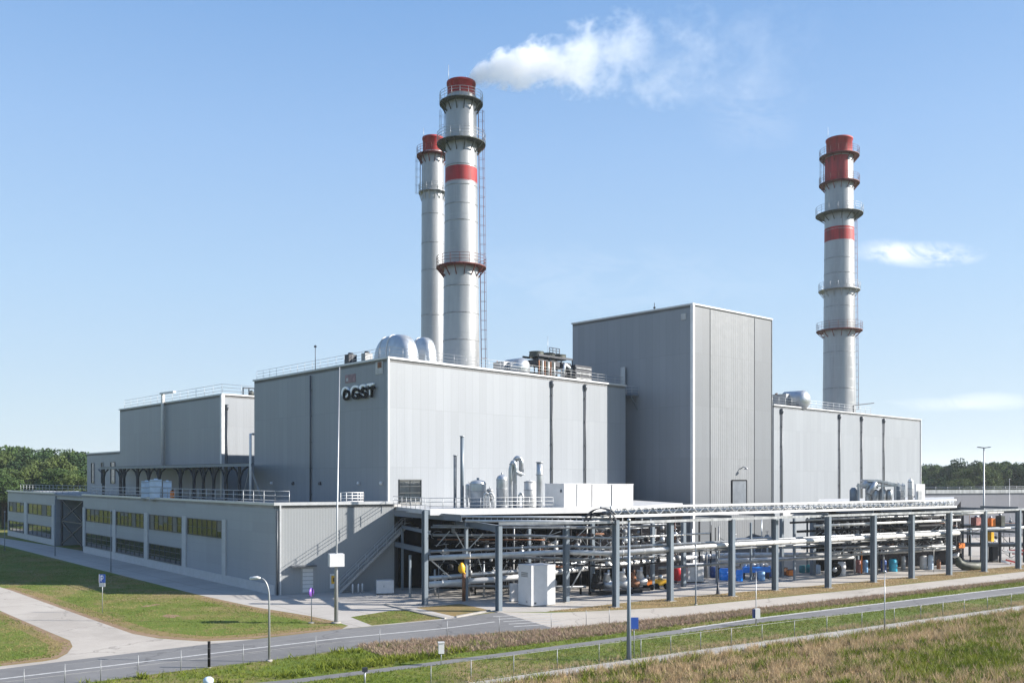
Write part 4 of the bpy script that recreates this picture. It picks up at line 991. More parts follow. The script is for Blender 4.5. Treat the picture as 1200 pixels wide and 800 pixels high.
# main pipe lines (px, py, depth) polylines
def pipe(pts, r, m, name='pipe', n=12):
    b = MB(); b.tube(pts, r, n)
    if r > .12:
        for i in range(len(pts)-1):
            L = (pts[i+1]-pts[i]).length; R = (pts[i+1]-pts[i]).to_track_quat('Z', 'Y').to_matrix()
            for k in range(int(L/2.6)): b.lathe(pts[i].lerp(pts[i+1], (k+.5)*2.6/L), [(r+.001, -.03), (r+.018, -.03), (r+.018, .03), (r+.001, .03)], n, False, M=R)
    return b.build(name, m, rack)
pipe([W(503, 653.5, 86.4), W(660, 646.5, 88.6), rk(722, .75)+Vector((0, 0, 4.95)), rk(860, .75)+Vector((0, 0, 5.15)), rk(1130, .75)+Vector((0, 0, 5.1))], .25, M['pipe_white'])
pipe([W(503, 646, 87.4), W(660, 639.5, 89.6), rk(722, 1.3)+Vector((0, 0, 5.45)), rk(1240, 1.3)+Vector((0, 0, 5.4))], .13, M['galv'])
pipe([W(503, 684.5, 88), W(607, 676, 90.5), W(700, 663.5, 99), W(781, 655, 106), W(854, 650, 112), W(960, 649.5, 114), W(1060, 645, 116), W(1118, 641, 119)], .30, M['pipe_white'])
pipe([W(503, 677, 90), W(607, 669, 92.5), W(700, 656, 100), W(790, 648, 107)], .22, M['silver'])
pipe([W(840, 656, 106), W(1000, 653, 110)], .2, M['pipe_white'])
pipe([W(905, 641, 108), W(1110, 640, 114)], .16, M['pipe_grey'])
pipe([rk(960, .6)+Vector((0, 0, 6.75)), rk(1130, .6)+Vector((0, 0, 6.75))], .15, M['pipe_white'])
pipe([rk(960, 1.8)+Vector((0, 0, 7.35)), rk(1180, 1.8)+Vector((0, 0, 7.35))], .12, M['galv'])
pipe([rk(1120, 0.1)+Vector((0, 0, 7.55)), rk(1176, .1)+Vector((0, 0, 7.6))], .16, M['pipe_white'])
pipe([rk(1154, .5)+Vector((0, 0, 5.35)), rk(1240, .5)+Vector((0, 0, 5.4))], .16, M['pipe_white'])
for (z, off, r, m, x0, x1) in ((7.3, 2.4, .10, 'pipe_grey', 505, 800), (6.35, 2.2, .13, 'pipe_grey', 505, 700), (6.2, 3.5, .1, 'pipe_white', 600, 860), (5.9, 2.6, .07, 'rust', 510, 640), (4.1, 3.1, .14, 'pipe_grey', 505, 790), (3.6, 2.2, .08, 'pipe_dark', 505, 790), (1.2, 3.4, .12, 'pipe_grey', 505, 690), (4.2, 2.4, .12, 'pipe_dark', 960, 1130), (6.0, 3, .14, 'pipe_dark', 960, 1130), (3.5, 2.8, .08, 'pipe_grey', 960, 1130), (7.0, 3.4, .12, 'pipe_dark', 955, 1130), (2.9, 3.5, .14, 'pipe_grey', 800, 1125), (4.6, 1.9, .09, 'pipe_grey', 722, 1130)):  # dark runs at the right carry the interior shade in their colour
    if x0 < 722:
        base = lambda px: (B(px, 88-(px-500)*.006) if px < 700 else rk(px))
        xs = [x0, 620, min(x1, 722)]+([x1] if x1 > 722 else [])
        pts = [base(q)+Vector((0, off*.9, z)) if q <= 722 else rk(q, off)+Vector((0, 0, z)) for q in xs]
    else: pts = [rk(x0, off)+Vector((0, 0, z)), rk(x1, off)+Vector((0, 0, z))]
    pipe(pts, r, M[m])
# diagonal braces
for (a, c, r) in ((W(667, 692.5, 87.9), W(690.6, 650, 88.5), .12), (W(511, 640, 89), W(527, 622, 89), .09), (W(534, 624, 89), W(545, 644, 89), .09), (W(548, 644, 89), W(566, 625, 89), .09), (W(505, 656, 88.5), W(529, 677, 88.5), .11), (W(561, 655, 89), W(566, 672, 89), .07),
                  (W(983, 648, 108), W(1000, 634, 108), .1), (W(1003, 634, 108), W(1011, 646, 108), .1), (W(986, 647, 110), W(998, 632, 110), .06), (W(634, 640, 92), W(648, 620, 92), .07), (W(670, 634, 92), W(690, 616, 92), .07), (W(1090, 634, 112), W(1104, 615, 112), .07)):
    b = MB(); b.beam(a, c, r); b.build('brace', M['galv'], rack)
# bent safety cage above the fourth column
b = MB()
for k in range(7):
    dd = 83.9+k*.25
    for z0, rx, rz in ((0, 1.6, 1.35), (0, 1.25, 1.0)):
        b.tube([B(703+k*.6, dd, 7.7)+Vector((rx*math.cos(a)*.95, 0, rz*1.1*math.sin(a))) for a in np.linspace(0, math.pi, 14)], .035, 5, False)
for a in np.linspace(0.1, math.pi-.1, 9):
    b.tube([B(703, 83.9, 7.7)+Vector((1.52*math.cos(a), 0, 1.48*math.sin(a))), B(706.6, 85.4, 7.7)+Vector((1.52*math.cos(a), 0, 1.48*math.sin(a)))], .04, 5)
b.build('safety_cage', M['dark'], rack)

# tangled process pipework behind the rack: many separate runs of one bolted-together skid per bay
def skid(name, label, x0, x1, d0, d1, zmax, seed, nh, nv, nb, zmin=.5):
    rnd = random.Random(seed); t = thing(name, label, 'pipework', XY(B((x0+x1)/2, d0), 0), 'process pipework behind the rack')
    ms = ['pipe_grey']*4+['pipe_white']*1+['silver']*1+['pipe_dark']*9+['rust', 'galv']; nh = int(nh*.45); nb = int(nb*1.5)  # mostly near-black pipes: the shade inside the rack is put into their colour
    def D(u, w_=0): return d0+(d1-d0)*u+w_
    def P(u, w_, z): x = x0+(x1-x0)*u; return B(x, D(u, w_), z)
    for k in range(nh):
        z = rnd.uniform(zmin, zmax); u0 = rnd.uniform(0, .7); u1 = min(1, u0+rnd.uniform(.15, .7)); r = rnd.choice((.03, .04, .05, .07, .12)); w_ = rnd.uniform(0, 6)
        pts = [P(u0, w_, z), P(u1, w_, z)]
        if rnd.random() < .6: e = rnd.uniform(-2, 2); pts += [P(u1+.002, w_+.2, max(zmin, min(zmax, z+e)))]
        if rnd.random() < .5: pts = [P(u0-.002, w_+.3, max(zmin, min(zmax, z+rnd.uniform(-2, 2))))]+pts
        b = MB(); b.tube(pts, r, 7); b.build('pipe', M[rnd.choice(ms)], t)
    for k in range(nv):
        u = rnd.random(); w_ = rnd.uniform(0, 6); r = rnd.choice((.04, .06, .09, .12)); z0 = rnd.choice((0, zmin, rnd.uniform(zmin, 4))) if zmin > 1 else rnd.choice((0, 0, rnd.uniform(0, 4))); z1 = min(zmax, z0+rnd.uniform(2, 8))
        b = MB(); b.tube([P(u, w_, z0), P(u, w_, z1)], r, 7); b.build('riser', M[rnd.choice(ms)], t)
    for k in range(nb):
        u = rnd.random(); w_ = rnd.uniform(0, 4); z = rnd.uniform(max(.6, zmin+.2), zmax-.8); kind = rnd.random(); p = P(u, w_, z); b = MB()
        if kind < .45:
            a = rnd.uniform(0, 6.28); s = rnd.uniform(.2, .7)
            pts = [p+Vector((math.cos(q*.5+a)*s*1.4, .2*math.sin(q), math.sin(q*.55+a)*s*.8)) for q in range(7)]; b.tube(pts, rnd.uniform(.02, .05), 6); b.build('bent_pipe', M[rnd.choice(ms)], t)
        elif kind < .75:
            s = rnd.uniform(.15, .35); b.lathe(p, [(s*.5, -s), (s, -s*.6), (s, s*.6), (s*.5, s)], 10); b.tube([p+Vector((0, 0, s)), p+Vector((0, 0, s*2.2))], .04, 5); b.lathe(p+Vector((0, 0, s*2.2)), [(s*.8, 0), (s*.8, .05)], 10); b.build('valve', M[rnd.choice(ms[:9])], t)
        else:
            b.beam(p, p+Vector((rnd.choice((-1, 1))*rnd.uniform(.8, 1.8), 0, rnd.uniform(-1.6, 1.6))), .08); b.build('strut', M['galv'], t)
skid('process_pipework', 'tangle of pipes between the staircase and the second rack column', 508, 582, 90.5, 91, 7.6, 1, 26, 12, 40)
skid('process_pipework', 'tangle of pipes behind the white cabinet', 592, 660, 91, 92, 7.6, 2, 26, 12, 40)
skid('process_pipework', 'tangle of pipes under the bent safety cage', 668, 720, 92, 94, 7.6, 3, 26, 10, 44, 2.5)
skid('process_pipework', 'tangle of pipes above the silver pumps and yellow machine', 726, 800, 95, 101, 7.6, 4, 34, 8, 48, 2.7)
skid('process_pipework', 'sparse pipes and cables in front of the tower foot', 808, 905, 104, 112, 7.2, 5, 8, 12, 8)
skid('process_pipework', 'tangle of pipes left of the tall lattice braces', 962, 1020, 109, 112, 7.6, 6, 24, 8, 34, 2.6)
skid('process_pipework', 'tangle of pipes above the cyan barrel', 1026, 1066, 112, 114, 7.6, 7, 20, 7, 30, 2.6)
skid('process_pipework', 'tangle of pipes right of the white drum under the rack end', 1071, 1122, 114, 117, 7.6, 8, 24, 8, 34, 2.6)
skid('process_pipework', 'pipes by the orange machine beyond the rack end', 1124, 1240, 128, 134, 7.0, 9, 20, 14, 24)

# staircase against the low wall
def stairs():
    n = nrw; top = hit(470, A, E); bot = hit(394, A, E); t = thing('staircase', 'galvanised outdoor staircase climbing along the low white wall to the rack', 'staircase', XY(bot, 0))
    o0, o1 = n*.35, n*1.3; zt = 6.6; top = top+n*0
    for o in (o0, o1):
        b = MB(); b.beam(XY(bot+o, .05), XY(top+o, zt), .07, .28); b.build('stringer', M['galv'], t)
        b = MB()
        for h in (1.05, .55): b.tube([XY(bot+o, .1), XY(bot+o, h+.1), XY(top+o, zt+h), XY(top+o, zt+h)+(top-bot).normalized()*.9], .03, 6)
        for k in range(8): q = bot.lerp(top, k/7)+o; z = .05+(zt-.05)*k/7; b.tube([XY(q, z), XY(q, z+1.05)], .028, 5)
        b.build('handrail', M['rail'], t)
    b = MB()
    for k in range(30):
        u = (k+.5)/30; q = bot.lerp(top, u); z = zt*u+.05; b.prism([q+o0, q+o1, q+o1+(top-bot)/30*1.1, q+o0+(top-bot)/30*1.1], z, z+.035)
    b.build('tread', M['galv'], t)
    b = MB(); q = top+(top-bot).normalized()*.0; dd = (top-bot).normalized()*1.6; b.prism([q+o0, q+o1, q+o1+dd, q+o0+dd], zt, zt+.08); b.build('landing', M['galv'], t)
stairs()

# ------------------------------------------------------------------ deck 2 equipment
def filters():
    d = 113; z0 = 8.9; t = thing('filter_house', 'silver filter machine with arched hood standing on the right deck', 'machine', B(1020, d, z0))
    b = MB(); hood = [B(1014+k*38/10, d, zat(561.5+(0 if k < 3 else (k-3)*.85), d)) for k in range(11)]
    for k in range(10):
        a, c = hood[k], hood[k+1]; b.prism([a+Vector((0, -1.0, 0)), c+Vector((0, -1.0, 0)), c+Vector((0, 1.6, 0)), a+Vector((0, 1.6, 0))], (a.z+c.z)/2-.28, (a.z+c.z)/2)
    b.build('hood', M['pipe_white'], t)
    b = MB()
    for x in (1006, 1016, 1034, 1049): b.beam(B(x, d-.9, z0), B(x, d-.9, zat(566, d)), .22)
    b.beam(B(1004, d-.9, zat(569, d)), B(1050, d-.9, zat(569, d)), .2); b.build('frame', M['galv'], t)
    for x, y0, wd in ((1017, 571, 6), (1025, 573, 9), (1034, 572, 8), (1042, 573, 7)):
        r = wd/2*d/F; b = MB(); b.lathe(B(x, d, 0), [(r, z0), (r, zat(y0, d)-.2), (r*.5, zat(y0, d))], 16); b.build('vessel', M['silver'], t)
    b = MB(); b.lathe(B(1000, d, 0), [(.45, z0), (.45, zat(574, d)), (.2, zat(571, d))], 14); b.build('side_vessel', M['col'], t)
    b = MB(); b.tube([B(1018, d-1.2, zat(578, d)), B(1025, d-1.2, zat(567, d)), B(1026, d, zat(565, d))], .35, 10); b.build('inlet_pipe', M['silver'], t)
    b = MB(); b.lathe(B(1019, d, 0), [(1.0, zat(572, d)), (1.0, zat(566, d)), (.5, zat(562.5, d))], 16); b.build('dome', M['silver'], t)
filters()
vtank(1058, 114, 5, 567, 8.9, 'slim white column vessel left of the domed one on the right deck', m=M['white'], grp='vessels on the right deck')
vtank(1067, 114, 6, 561, 8.9, 'white column vessel with round dome at the right deck end', m=M['white'], grp='vessels on the right deck', domeh=1)
vtank(1052.5, 116, 6, 566, 8.9, 'blue grey vessel between the filter machine and white columns', m=M['col'], grp='vessels on the right deck')
c = B(1073.5, 115); t = thing('white_kiosk', 'plain white cube shaped kiosk at the far right of the deck', 'kiosk', XY(c, 8.9)); b = MB(); b.prism([B(1073.5, 115), B(1084, 115.5), B(1082, 118), B(1072, 117.5)], 8.9, zat(567, 115)); b.build('cabin', M['white'], t); b = MB(); b.prism([B(1076, 114.97), B(1080, 115.1), B(1080, 115.2), B(1076, 115.2)], 9, 10.4); b.build('door', M['pipe_white'], t)

# white annex and grey panels seen between columns 5 and 7
c = B(806, 104); t = thing('valve_cabinet', 'white ribbed cabinet right of the red tank', 'cabinet', XY(c, 0)); q = [B(805, 103.5), B(824.5, 104), B(824.5, 106), B(804, 105.5)]
b = MB(); b.prism(q, .15, zat(661, 104)); b.build('casing', M['white'], t); b = MB(); b.prism([B(806.5, 103.4), B(814.2, 103.6), B(814.2, 103.72), B(806.5, 103.65)], .4, 2.1); b.prism([B(815, 103.6), B(823.4, 103.85), B(823.4, 103.97), B(815, 103.75)], .4, 2.1); b.build('door', M['pipe_white'], t)
# hanging white box behind column 7
c = B(935, 117); t = thing('cable_duct_box', 'white box shaped duct hanging behind the rack near the tower', 'duct', XY(c, 7)); b = MB(); b.prism([B(918, 116), B(948, 118), B(948, 122), B(918, 120)], 6.9, 8.3); b.build('duct', M['white'], t); b = MB(); b.beam(B(930, 118, 0), B(930, 118, 6.9), .2); b.beam(B(946, 119, 0), B(946, 119, 6.9), .2); b.build('support_leg', M['col'], t)

# ------------------------------------------------------------------ objects on the concrete under the rack
def drum(px, d, wd_px, ytop, label, m, name='drum', grp=None, zb=0.0, cat='drum', legs=False):
    p = B(px, d); r = wd_px/2*d/F; zt = zat(ytop, d); t = thing(name, label, cat, XY(p, zb), grp); h = zt-zb
    b = MB(); b.lathe(XY(p, zb), [(r*.92, 0), (r, .05), (r, h*.33), (r*1.04, h*.35), (r, h*.37), (r, h*.64), (r*1.04, h*.66), (r, h*.68), (r, h*.93), (r*.9, h)], 22); b.build('body', m, t)
    b = MB(); b.lathe(XY(p, zt), [(r*.85, -.01), (r*.85, .06), (r*.3, .09)], 18); b.build('lid', m, t)
    return t
drum(837, 109.5, 10, 664.5, 'dark blue barrel left of the bright blue one under the rack', M['navy'], 'barrel', 'blue barrels', 0, 'barrel')
drum(848.5, 106.8, 11.5, 666, 'bright blue barrel beside the dark blue one under the rack', M['blue'], 'barrel', 'blue barrels', 0, 'barrel')
drum(866.5, 105.5, 8, 668, 'blue barrel just right of the sixth rack column', M['blue'], 'barrel', 'blue barrels', 0, 'barrel')
drum(940, 115, 7, 662.5, 'dark teal barrel left of the leaning grey column', M['teal'], 'barrel', 'teal barrels', 0, 'barrel')
drum(947.5, 115.5, 6, 662, 'second dark teal barrel touching the leaning grey column', M['teal'], 'barrel', 'teal barrels', 0, 'barrel')
drum(986.5, 111.5, 9, 658.5, 'white lidded bin right of the black wheel under the rack', M['white'], 'bin', None, 0, 'bin')
drum(1005.5, 115, 7, 656, 'brown drum left of the orange post', M['pink'], 'drum', 'faded drums', 0, 'drum')
drum(1014, 115.3, 6, 656.5, 'pinkish grey drum right of the orange post', M['paleblue'], 'drum', 'faded drums', 0, 'drum')
drum(1046.5, 116.5, 9.5, 655, 'cyan barrel between the eighth and ninth rack columns', M['cyan'], 'barrel', None, 0, 'barrel')
drum(1082, 119.5, 8, 651.5, 'white drum near the rack end', M['white'], 'drum', None, 0, 'drum')
drum(1058.5, 120, 5, 652, 'slim white vessel left of the white drum', M['pipe_white'], 'drum', None, 0, 'vessel')
def pressure_tank(px, d, wd, y0, m, label):
    p = B(px, d); r = wd/2*d/F; zt = zat(y0, d); t = thing('pressure_tank', label, 'tank', XY(p, 0))
    b = MB(); b.lathe(XY(p, 0), [(r*.3, .25), (r*.8, .35), (r, .6), (r, zt-.5), (r*.8, zt-.15), (r*.3, zt)], 24); b.build('shell', m, t)
    for k in range(3): u = Vector((math.cos(k*2.1), math.sin(k*2.1), 0))*r*.75; b = MB(); b.beam(XY(p+u, 0), XY(p+u, .6), .1); b.build('leg', M['dark'], t)
    b = MB(); b.tube([XY(p, zt-.05), XY(p, zt+.25)], .08, 8); b.build('nozzle', M['dark'], t)
M['brightred'] = mat('bright_red_paint', (.62, .02, .03), .4, var=.12)
pressure_tank(794, 103.5, 12.5, 662.5, M['brightred'], 'bright red pressure tank between the fifth column and white cabinet')
def pump(px, d, s, label, m1, grp='silver pumps in a row'):
    p = B(px, d); t = thing('pump', label, 'pump', XY(p, 0), grp)
    b = MB(); b.box(p, 1.5*s, .8*s, 0, .3*s, .3); b.build('base_frame', M['pipe_dark'], t)
    b = MB(); b.lathe(XY(p, .9*s), [(.0, -.6*s), (.35*s, -.55*s), (.4*s, 0), (.35*s, .5*s), (.1, .6*s)], 14, M=Matrix.Rotation(math.pi/2, 3, 'Y')); b.build('motor', m1, t)
    b = MB(); b.lathe(XY(p+Vector((-.15*s, 0, 0)), 1.1*s), [(.3*s, 0), (.42*s, .3*s), (.25*s, .75*s), (.32*s, .8*s), (.3*s, .9*s)], 14); b.tube([XY(p, 1.9*s), XY(p, 2.3*s)], .12*s, 8); b.build('volute', m1, t)
pump(700, 93, 1.1, 'low grey pump at the left end of the pump row', M['pipe_dark'])
pump(713, 93.5, 1.1, 'silver pump just left of the fourth rack column', M['silver'])
pump(731, 94, 1.15, 'silver pump just right of the fourth rack column', M['pipe_white'])
pump(743, 95, 1.05, 'brownish pump between the silver pumps and the tall lamp post', M['rust'])
pump(751.5, 96.5, 1.1, 'rounded pale pump left of the orange machine', M['pipe_white'])
def machine(px0, px1, d, y0, m1, m2, label):
    p = B((px0+px1)/2, d); L = (px1-px0)/F*d; t = thing('yellow_machine', label, 'machine', XY(p, 0)); zt = zat(y0, d)
    b = MB(); b.prism([p+Vector((-L/2, -.6, 0)), p+Vector((L/2, -.4, 0)), p+Vector((L/2, .8, 0)), p+Vector((-L/2, .6, 0))], .35, zt-.3); b.build('body', m1, t)
    b = MB(); b.lathe(XY(p+Vector((0, .1, 0)), zt-.3), [(L*.2, 0), (L*.2, .35), (L*.12, .5)], 14); b.build('engine_cover', m2, t)
    for s in (-.38, .38):
        b = MB(); q = p+Vector((L*s, -.62, .32)); b.lathe(q, [(.12, -.1), (.32, -.1), (.32, .1), (.12, .1)], 14, M=Matrix.Rotation(math.pi/2, 3, 'X')); b.build('wheel', M['black'], t)
machine(754.5, 763.5, 97.5, 675.5, M['orange'], M['pipe_white'], 'orange machine on small wheels left of the inner column')
machine(766.5, 781.5, 98.5, 675.5, M['yellow'], M['silver'], 'yellow machine on small wheels right of the inner column')
def trough():
    d = 107.5; t = thing('blue_trough', 'long blue trough standing on dark legs under the rack', 'trough', B(886, d, 0)); z0, z1 = zat(671, d), zat(664.5, d)
    b = MB(); b.prism([B(870, d), B(903, d+1), B(903, d+2.2), B(870, d+1.2)], z0, z1); b.build('basin', M['blue'], t)
    for x in (872, 886, 900): b = MB(); b.beam(B(x, d+.5, 0), B(x, d+.5, z0), .2); b.build('leg', M['dark'], t)
    b = MB()
    for k in range(6): b.lathe(B(873+k*5, d+1, z1), [(.25, 0), (.28, .3), (.1, .4)], 10)
    b.build('lid', M['pipe_white'], t)
trough()
drum(892, 106.3, 9, 669.5, 'pale blue bucket in front of the blue trough', M['paleblue'], 'bucket', None, 0, 'bucket')
def crate(px0, px1, d, y0, m, label, name='crate'):
    p = B((px0+px1)/2, d); L = (px1-px0)/F*d; t = thing(name, label, 'crate', XY(p, 0)); zt = zat(y0, d); b = MB(); b.box(p, L, L*.8, .1, zt, .3); b.build('box', m, t)
    b = MB(); b.box(p, L*1.06, L*.86, 0, .1, .3); b.build('pallet', M['bark'], t); b = MB(); b.box(p, L*1.04, L*.84, zt, zt+.06, .3); b.build('lid', M['bark'], t)
crate(916, 922, 112, 665, M['rust'], 'brown crate right of the seventh rack column')
crate(922.5, 929, 111, 667.5, M['orange'], 'orange topped crate beside the brown one')
crate(1160, 1168, 130, 640, M['dark'], 'dark crate beyond the rack end')
p = B(1009.7, 113); t = thing('marker_post', 'orange marker post between two faded drums', 'post', XY(p, 0)); b = MB(); b.tube([XY(p, 0), XY(p, zat(646, 113))], .09, 8); b.build('post', M['orange'], t); b = MB(); b.lathe(XY(p, 0), [(.3, 0), (.3, .1)], 12); b.build('foot', M['kerb'], t)
p = B(977.5, 110.5); t = thing('cable_reel', 'black cable reel standing left of the white bin', 'reel', XY(p, 0)); R = Matrix.Rotation(math.pi/2, 3, 'X')
b = MB(); b.lathe(XY(p, .85), [(.3, -.25), (.85, -.25), (.85, -.2), (.4, -.2), (.4, .2), (.85, .2), (.85, .25), (.3, .25)], 20, False, M=R); b.build('reel', M['black'], t)
b = MB(); b.lathe(XY(p, .85), [(.01, -.28), (.3, -.28), (.3, .28), (.01, .28)], 12, M=R); b.build('hub', M['pipe_white'], t)
drum(827.5, 109, 4.5, 664, 'slim grey cylinder between the white cabinet and the dark blue barrel', M['pipe_grey'], 'gas_bottle', 'gas bottles', 0, 'gas bottle')
drum(958.5, 113.5, 6, 662, 'pale cylinder just right of the leaning grey column', M['ibc'], 'gas_bottle', 'gas bottles', 0, 'gas bottle')
drum(1035.5, 115.5, 6.5, 656.5, 'dark navy barrel left of the cyan barrel', M['navy'], 'barrel', None, 0, 'barrel')
drum(1090.5, 119, 6, 651, 'pale blue drum right of the white drum near the rack end', M['ibc'], 'drum', None, 0, 'drum')
drum(1100, 119.5, 4.5, 656, 'small rusty drum nearest the eleventh rack column', M['rust'], 'drum', None, 0, 'drum')
crate(896.5, 904.5, 109.5, 667, M['navy'], 'dark blue crate at the right end of the blue trough')
# yellow valve box on inner column
p = B(541, 87.0); t = thing('valve_box', 'yellow valve box fixed at mid height between the first two columns', 'valve box', XY(p, 2.5)); b = MB(); b.lathe(XY(p, zat(671, 87)), [(.15, 0), (.32, .2), (.34, .6), (.2, .85), (.1, 1.0)], 12); b.build('body', M['yellow'], t); b = MB(); b.tube([B(545, 87, zat(672, 87)), B(541, 87, zat(666, 87))], .08, 6); b.build('arm', M['yellow'], t)
p = G(543.5, 704); t = thing('rusty_post', 'rusty post beside the inner column below the yellow valve box', 'post', XY(p, 0)); b = MB(); b.tube([XY(p, 0), XY(p, 2.8)], .17, 10); b.build('post', M['rust'], t)
# dark hose / tarpaulin roll with white end
d = 118; t = thing('hose_roll', 'thick dark hose with a pale mouth lying beyond the last gantry column', 'hose', B(1135, d, 0))
b = MB(); b.tube([B(1121, d, 1.7), B(1124, d, .9), B(1130, d, .55), B(1140, d, .5), B(1153, d+1, .5)], [.35, .55, .6, .55, .45], 12); b.build('tube', M['rubber'], t); b = MB(); b.lathe(B(1120.8, d, 1.75), [(.33, 0), (.55, .35), (.5, .4)], 14, False, M=Matrix.Rotation(-.5, 3, 'Y')); b.build('mouth', M['white'], t)
# red and white folded barriers
t = thing('barrier_pile', 'pile of red and white barrier boards beyond the rack end', 'barriers', B(1181, 128, 0)); rnd = random.Random(4)
for k in range(12):
    a = B(1173+k*1.9, 126+k*.5, rnd.uniform(.1, 1.9)); b = MB(); b.beam(a, a+Vector((rnd.uniform(1.2, 2.6), .2, rnd.uniform(-.9, -.1)+.2)), .08, .25); b.build('board', M['red'] if k % 2 else M['white'], t)
# coloured machine above at right
for k, (x0, x1, y0, y1, mm, lab) in enumerate(((1120, 1128.5, 636, 641.5, 'orange', 'bright orange casing low behind the dark hose'), (1140, 1149, 606, 615, 'pink', 'faded red casing on the upper shelf beyond the rack'), (1158, 1164, 607, 616, 'orange', 'reddish orange casing high beyond the rack end'), (1158, 1162, 623, 634, 'yellow', 'yellow and orange casing halfway up beyond the rack end'), (1169.5, 1175, 604, 616, 'greenrust', 'mossy green casing high beyond the rack end'))):
    d = 128; p = B((x0+x1)/2, d); t = thing('machine_casing', lab, 'machine', XY(p, zat(y1, d))); L = (x1-x0)/F*d
    b = MB(); b.box(p, L, 1, zat(y1, d), zat(y0, d), .3); b.build('casing', M[mm], t); b = MB(); b.lathe(XY(p, zat(y0, d)), [(L*.3, 0), (L*.2, .3)], 10); b.build('cap', M['galv'], t)
t = thing('storage_rack', 'dark steel shelf frame beyond the rack end', 'shelving', B(1140, 129, 0)); b = MB()
for x in (1128, 1150, 1172, 1200):
    for dy in (0, 3): b.beam(B(x, 129+dy, 0), B(x, 129+dy, 7.2), .25)
for z in (2.4, 5.1, 7.2): b.beam(B(1126, 129, z), B(1202, 129, z), .25, .3); b.beam(B(1126, 132, z), B(1202, 132, z), .25, .3)
b.build('frame', M['dark'], t); b = MB()
for z in (2.55, 5.25): b.prism([B(1126, 129), B(1202, 129), B(1202, 132.5), B(1126, 132.5)], z, z+.06)
b.build('shelf', M['dark'], t)

# large white cabinet
def big_cabinet():
    c = G(622.7, 711); r = G(650.8, 709); l = G(607.4, 708.3); t = thing('white_cabinet', 'large plain white cabinet as tall as two doors in front of the rack', 'cabinet', XY(c, 0))
    zt = zat(663.5, c.y)+.1; q = footprint(c, r, l); ce = sum(q, Vector())/4
    b = MB(); b.prism([ce+(v-ce)*.96 for v in q], 0, .12); b.build('plinth', M['kerb'], t)
    b = MB(); b.prism(q, .12, zt-.08); b.build('casing', M['white'], t)
    b = MB(); b.prism([ce+(v-ce)*1.02 for v in q], zt-.08, zt); b.build('lid', M['white'], t)
    n = outward(c, r); b = panel_mb(c.lerp(r, .12), c.lerp(r, .2), .25, .42, n, .002, .02); b.build('vent', M['down'], t)
    n = outward(l, c); b = panel_mb(l.lerp(c, .6), l.lerp(c, .72), .35, .55, n, .002, .03); b.build('handle', M['down'], t)
    b = panel_mb(l.lerp(c, .05), l.lerp(c, .95), .3, zt-.3, n, .002, .03); b.build('door', M['white'], t)
    for k in range(3): b = panel_mb(l.lerp(c, .25), l.lerp(c, .75), zt-.8-.16*k, zt-.7-.16*k, n, .031, .05); b.build('louvre', M['pipe_grey'], t)
    n = outward(c, r)

big_cabinet()
c = G(602.5, 704.5); t = thing('small_cabinet', 'small white cabinet tucked behind the large white one', 'cabinet', XY(c, 0)); b = MB(); b.box(c, .75, .7, .1, 1.75, .3); b.build('casing', M['white'], t); b = MB(); b.box(c, .8, .75, 0, .1, .3); b.build('plinth', M['kerb'], t)
# AC unit by the stair
c = G(451, 695.5); t = thing('air_conditioner', 'grey box shaped air conditioner at the stair foot by the wall', 'air conditioner', XY(c, 0)); b = MB(); b.box(c, 1.75, .95, .12, 1.45, .25); b.build('casing', M['white'], t)
b = MB(); q = c+Vector((.12, -.49, 0)); b.lathe(XY(c, .85)+Vector((-.3, -.42, 0)), [(.3, 0), (.3, .08), (.05, .1)], 16, M=Matrix.Rotation(math.pi/2-.0, 3, 'X') @ Matrix.Identity(3)); b.build('fan_grille', M['down'], t)
b = MB(); b.box(c, 1.2, .2, 0, .12, .25); b.build('foot', M['kerb'], t)
for k, (x, y) in enumerate(((413.3, 694.8), (420, 694.5), (424.6, 694))):
    p = G(x, y); t = thing('bollard', ('leftmost of the three short white bollards by the stair foot', 'middle of the three short white bollards by the stair foot', 'rightmost of the three short white bollards by the stair foot')[k], 'bollard', p, 'white bollards'); b = MB(); b.lathe(p, [(.09, 0), (.09, .9), (.05, .97)], 10); b.build('post', M['white'], t); b = MB(); b.lathe(p, [(.16, 0), (.16, .04)], 10); b.build('base', M['kerb'], t)
# notice on wall
a, c = hit(386.5, A, E), hit(391.5, A, E); t = thing('notice_board', 'white notice board with a yellow sign on the low wall', 'sign', XY(a, 0)); b = panel_mb(a, c, zat(689, a.y), zat(672, a.y), nrw, .01, .06); b.build('board', M['white'], t)
a, c = hit(388, A, E), hit(394.3, A, E); b = panel_mb(a, c, zat(683.5, a.y), zat(674, a.y), nrw, .08, .11); pl = b.build('yellow_plate', M['yellow'], t); b = panel_mb(a.lerp(c, .3), a.lerp(c, .7), zat(681, a.y), zat(676.5, a.y), nrw, .112, .12); b.build('symbol', M['rust'], pl)

# ------------------------------------------------------------------ far grey building, right
fa, fb = B(1084, 178), B(1330, 196); t = thing('distant_depot', 'long low dark grey depot with a white roof edge beyond the rack', 'building', XY(fa, 0)); FZ = zat(578, 178)
b = MB(); b.wall(fa, fb, 0, FZ); b.wall(B(1086, 195), fa, 0, FZ); b.build('wall', M['clad_far'], t)
b = MB(); b.prism([fa, fb, fb+Vector((0, 25, 0)), fa+Vector((0, 25, 0))], FZ, FZ+.15); b.build('roof', M['roof'], t)
b = MB(); b.beam(XY(fa, FZ+.35), XY(fb, FZ+.35), .5, .7); b.build('roof_edge', M['galv'], t)
b = MB(); railing(b, [XY(fa+Vector((0, .6, 0)), FZ+.7), XY(fb+Vector((0, .6, 0)), FZ+.7)], .6, 3, .04, 1); b.build('railing', M['rail'], t)

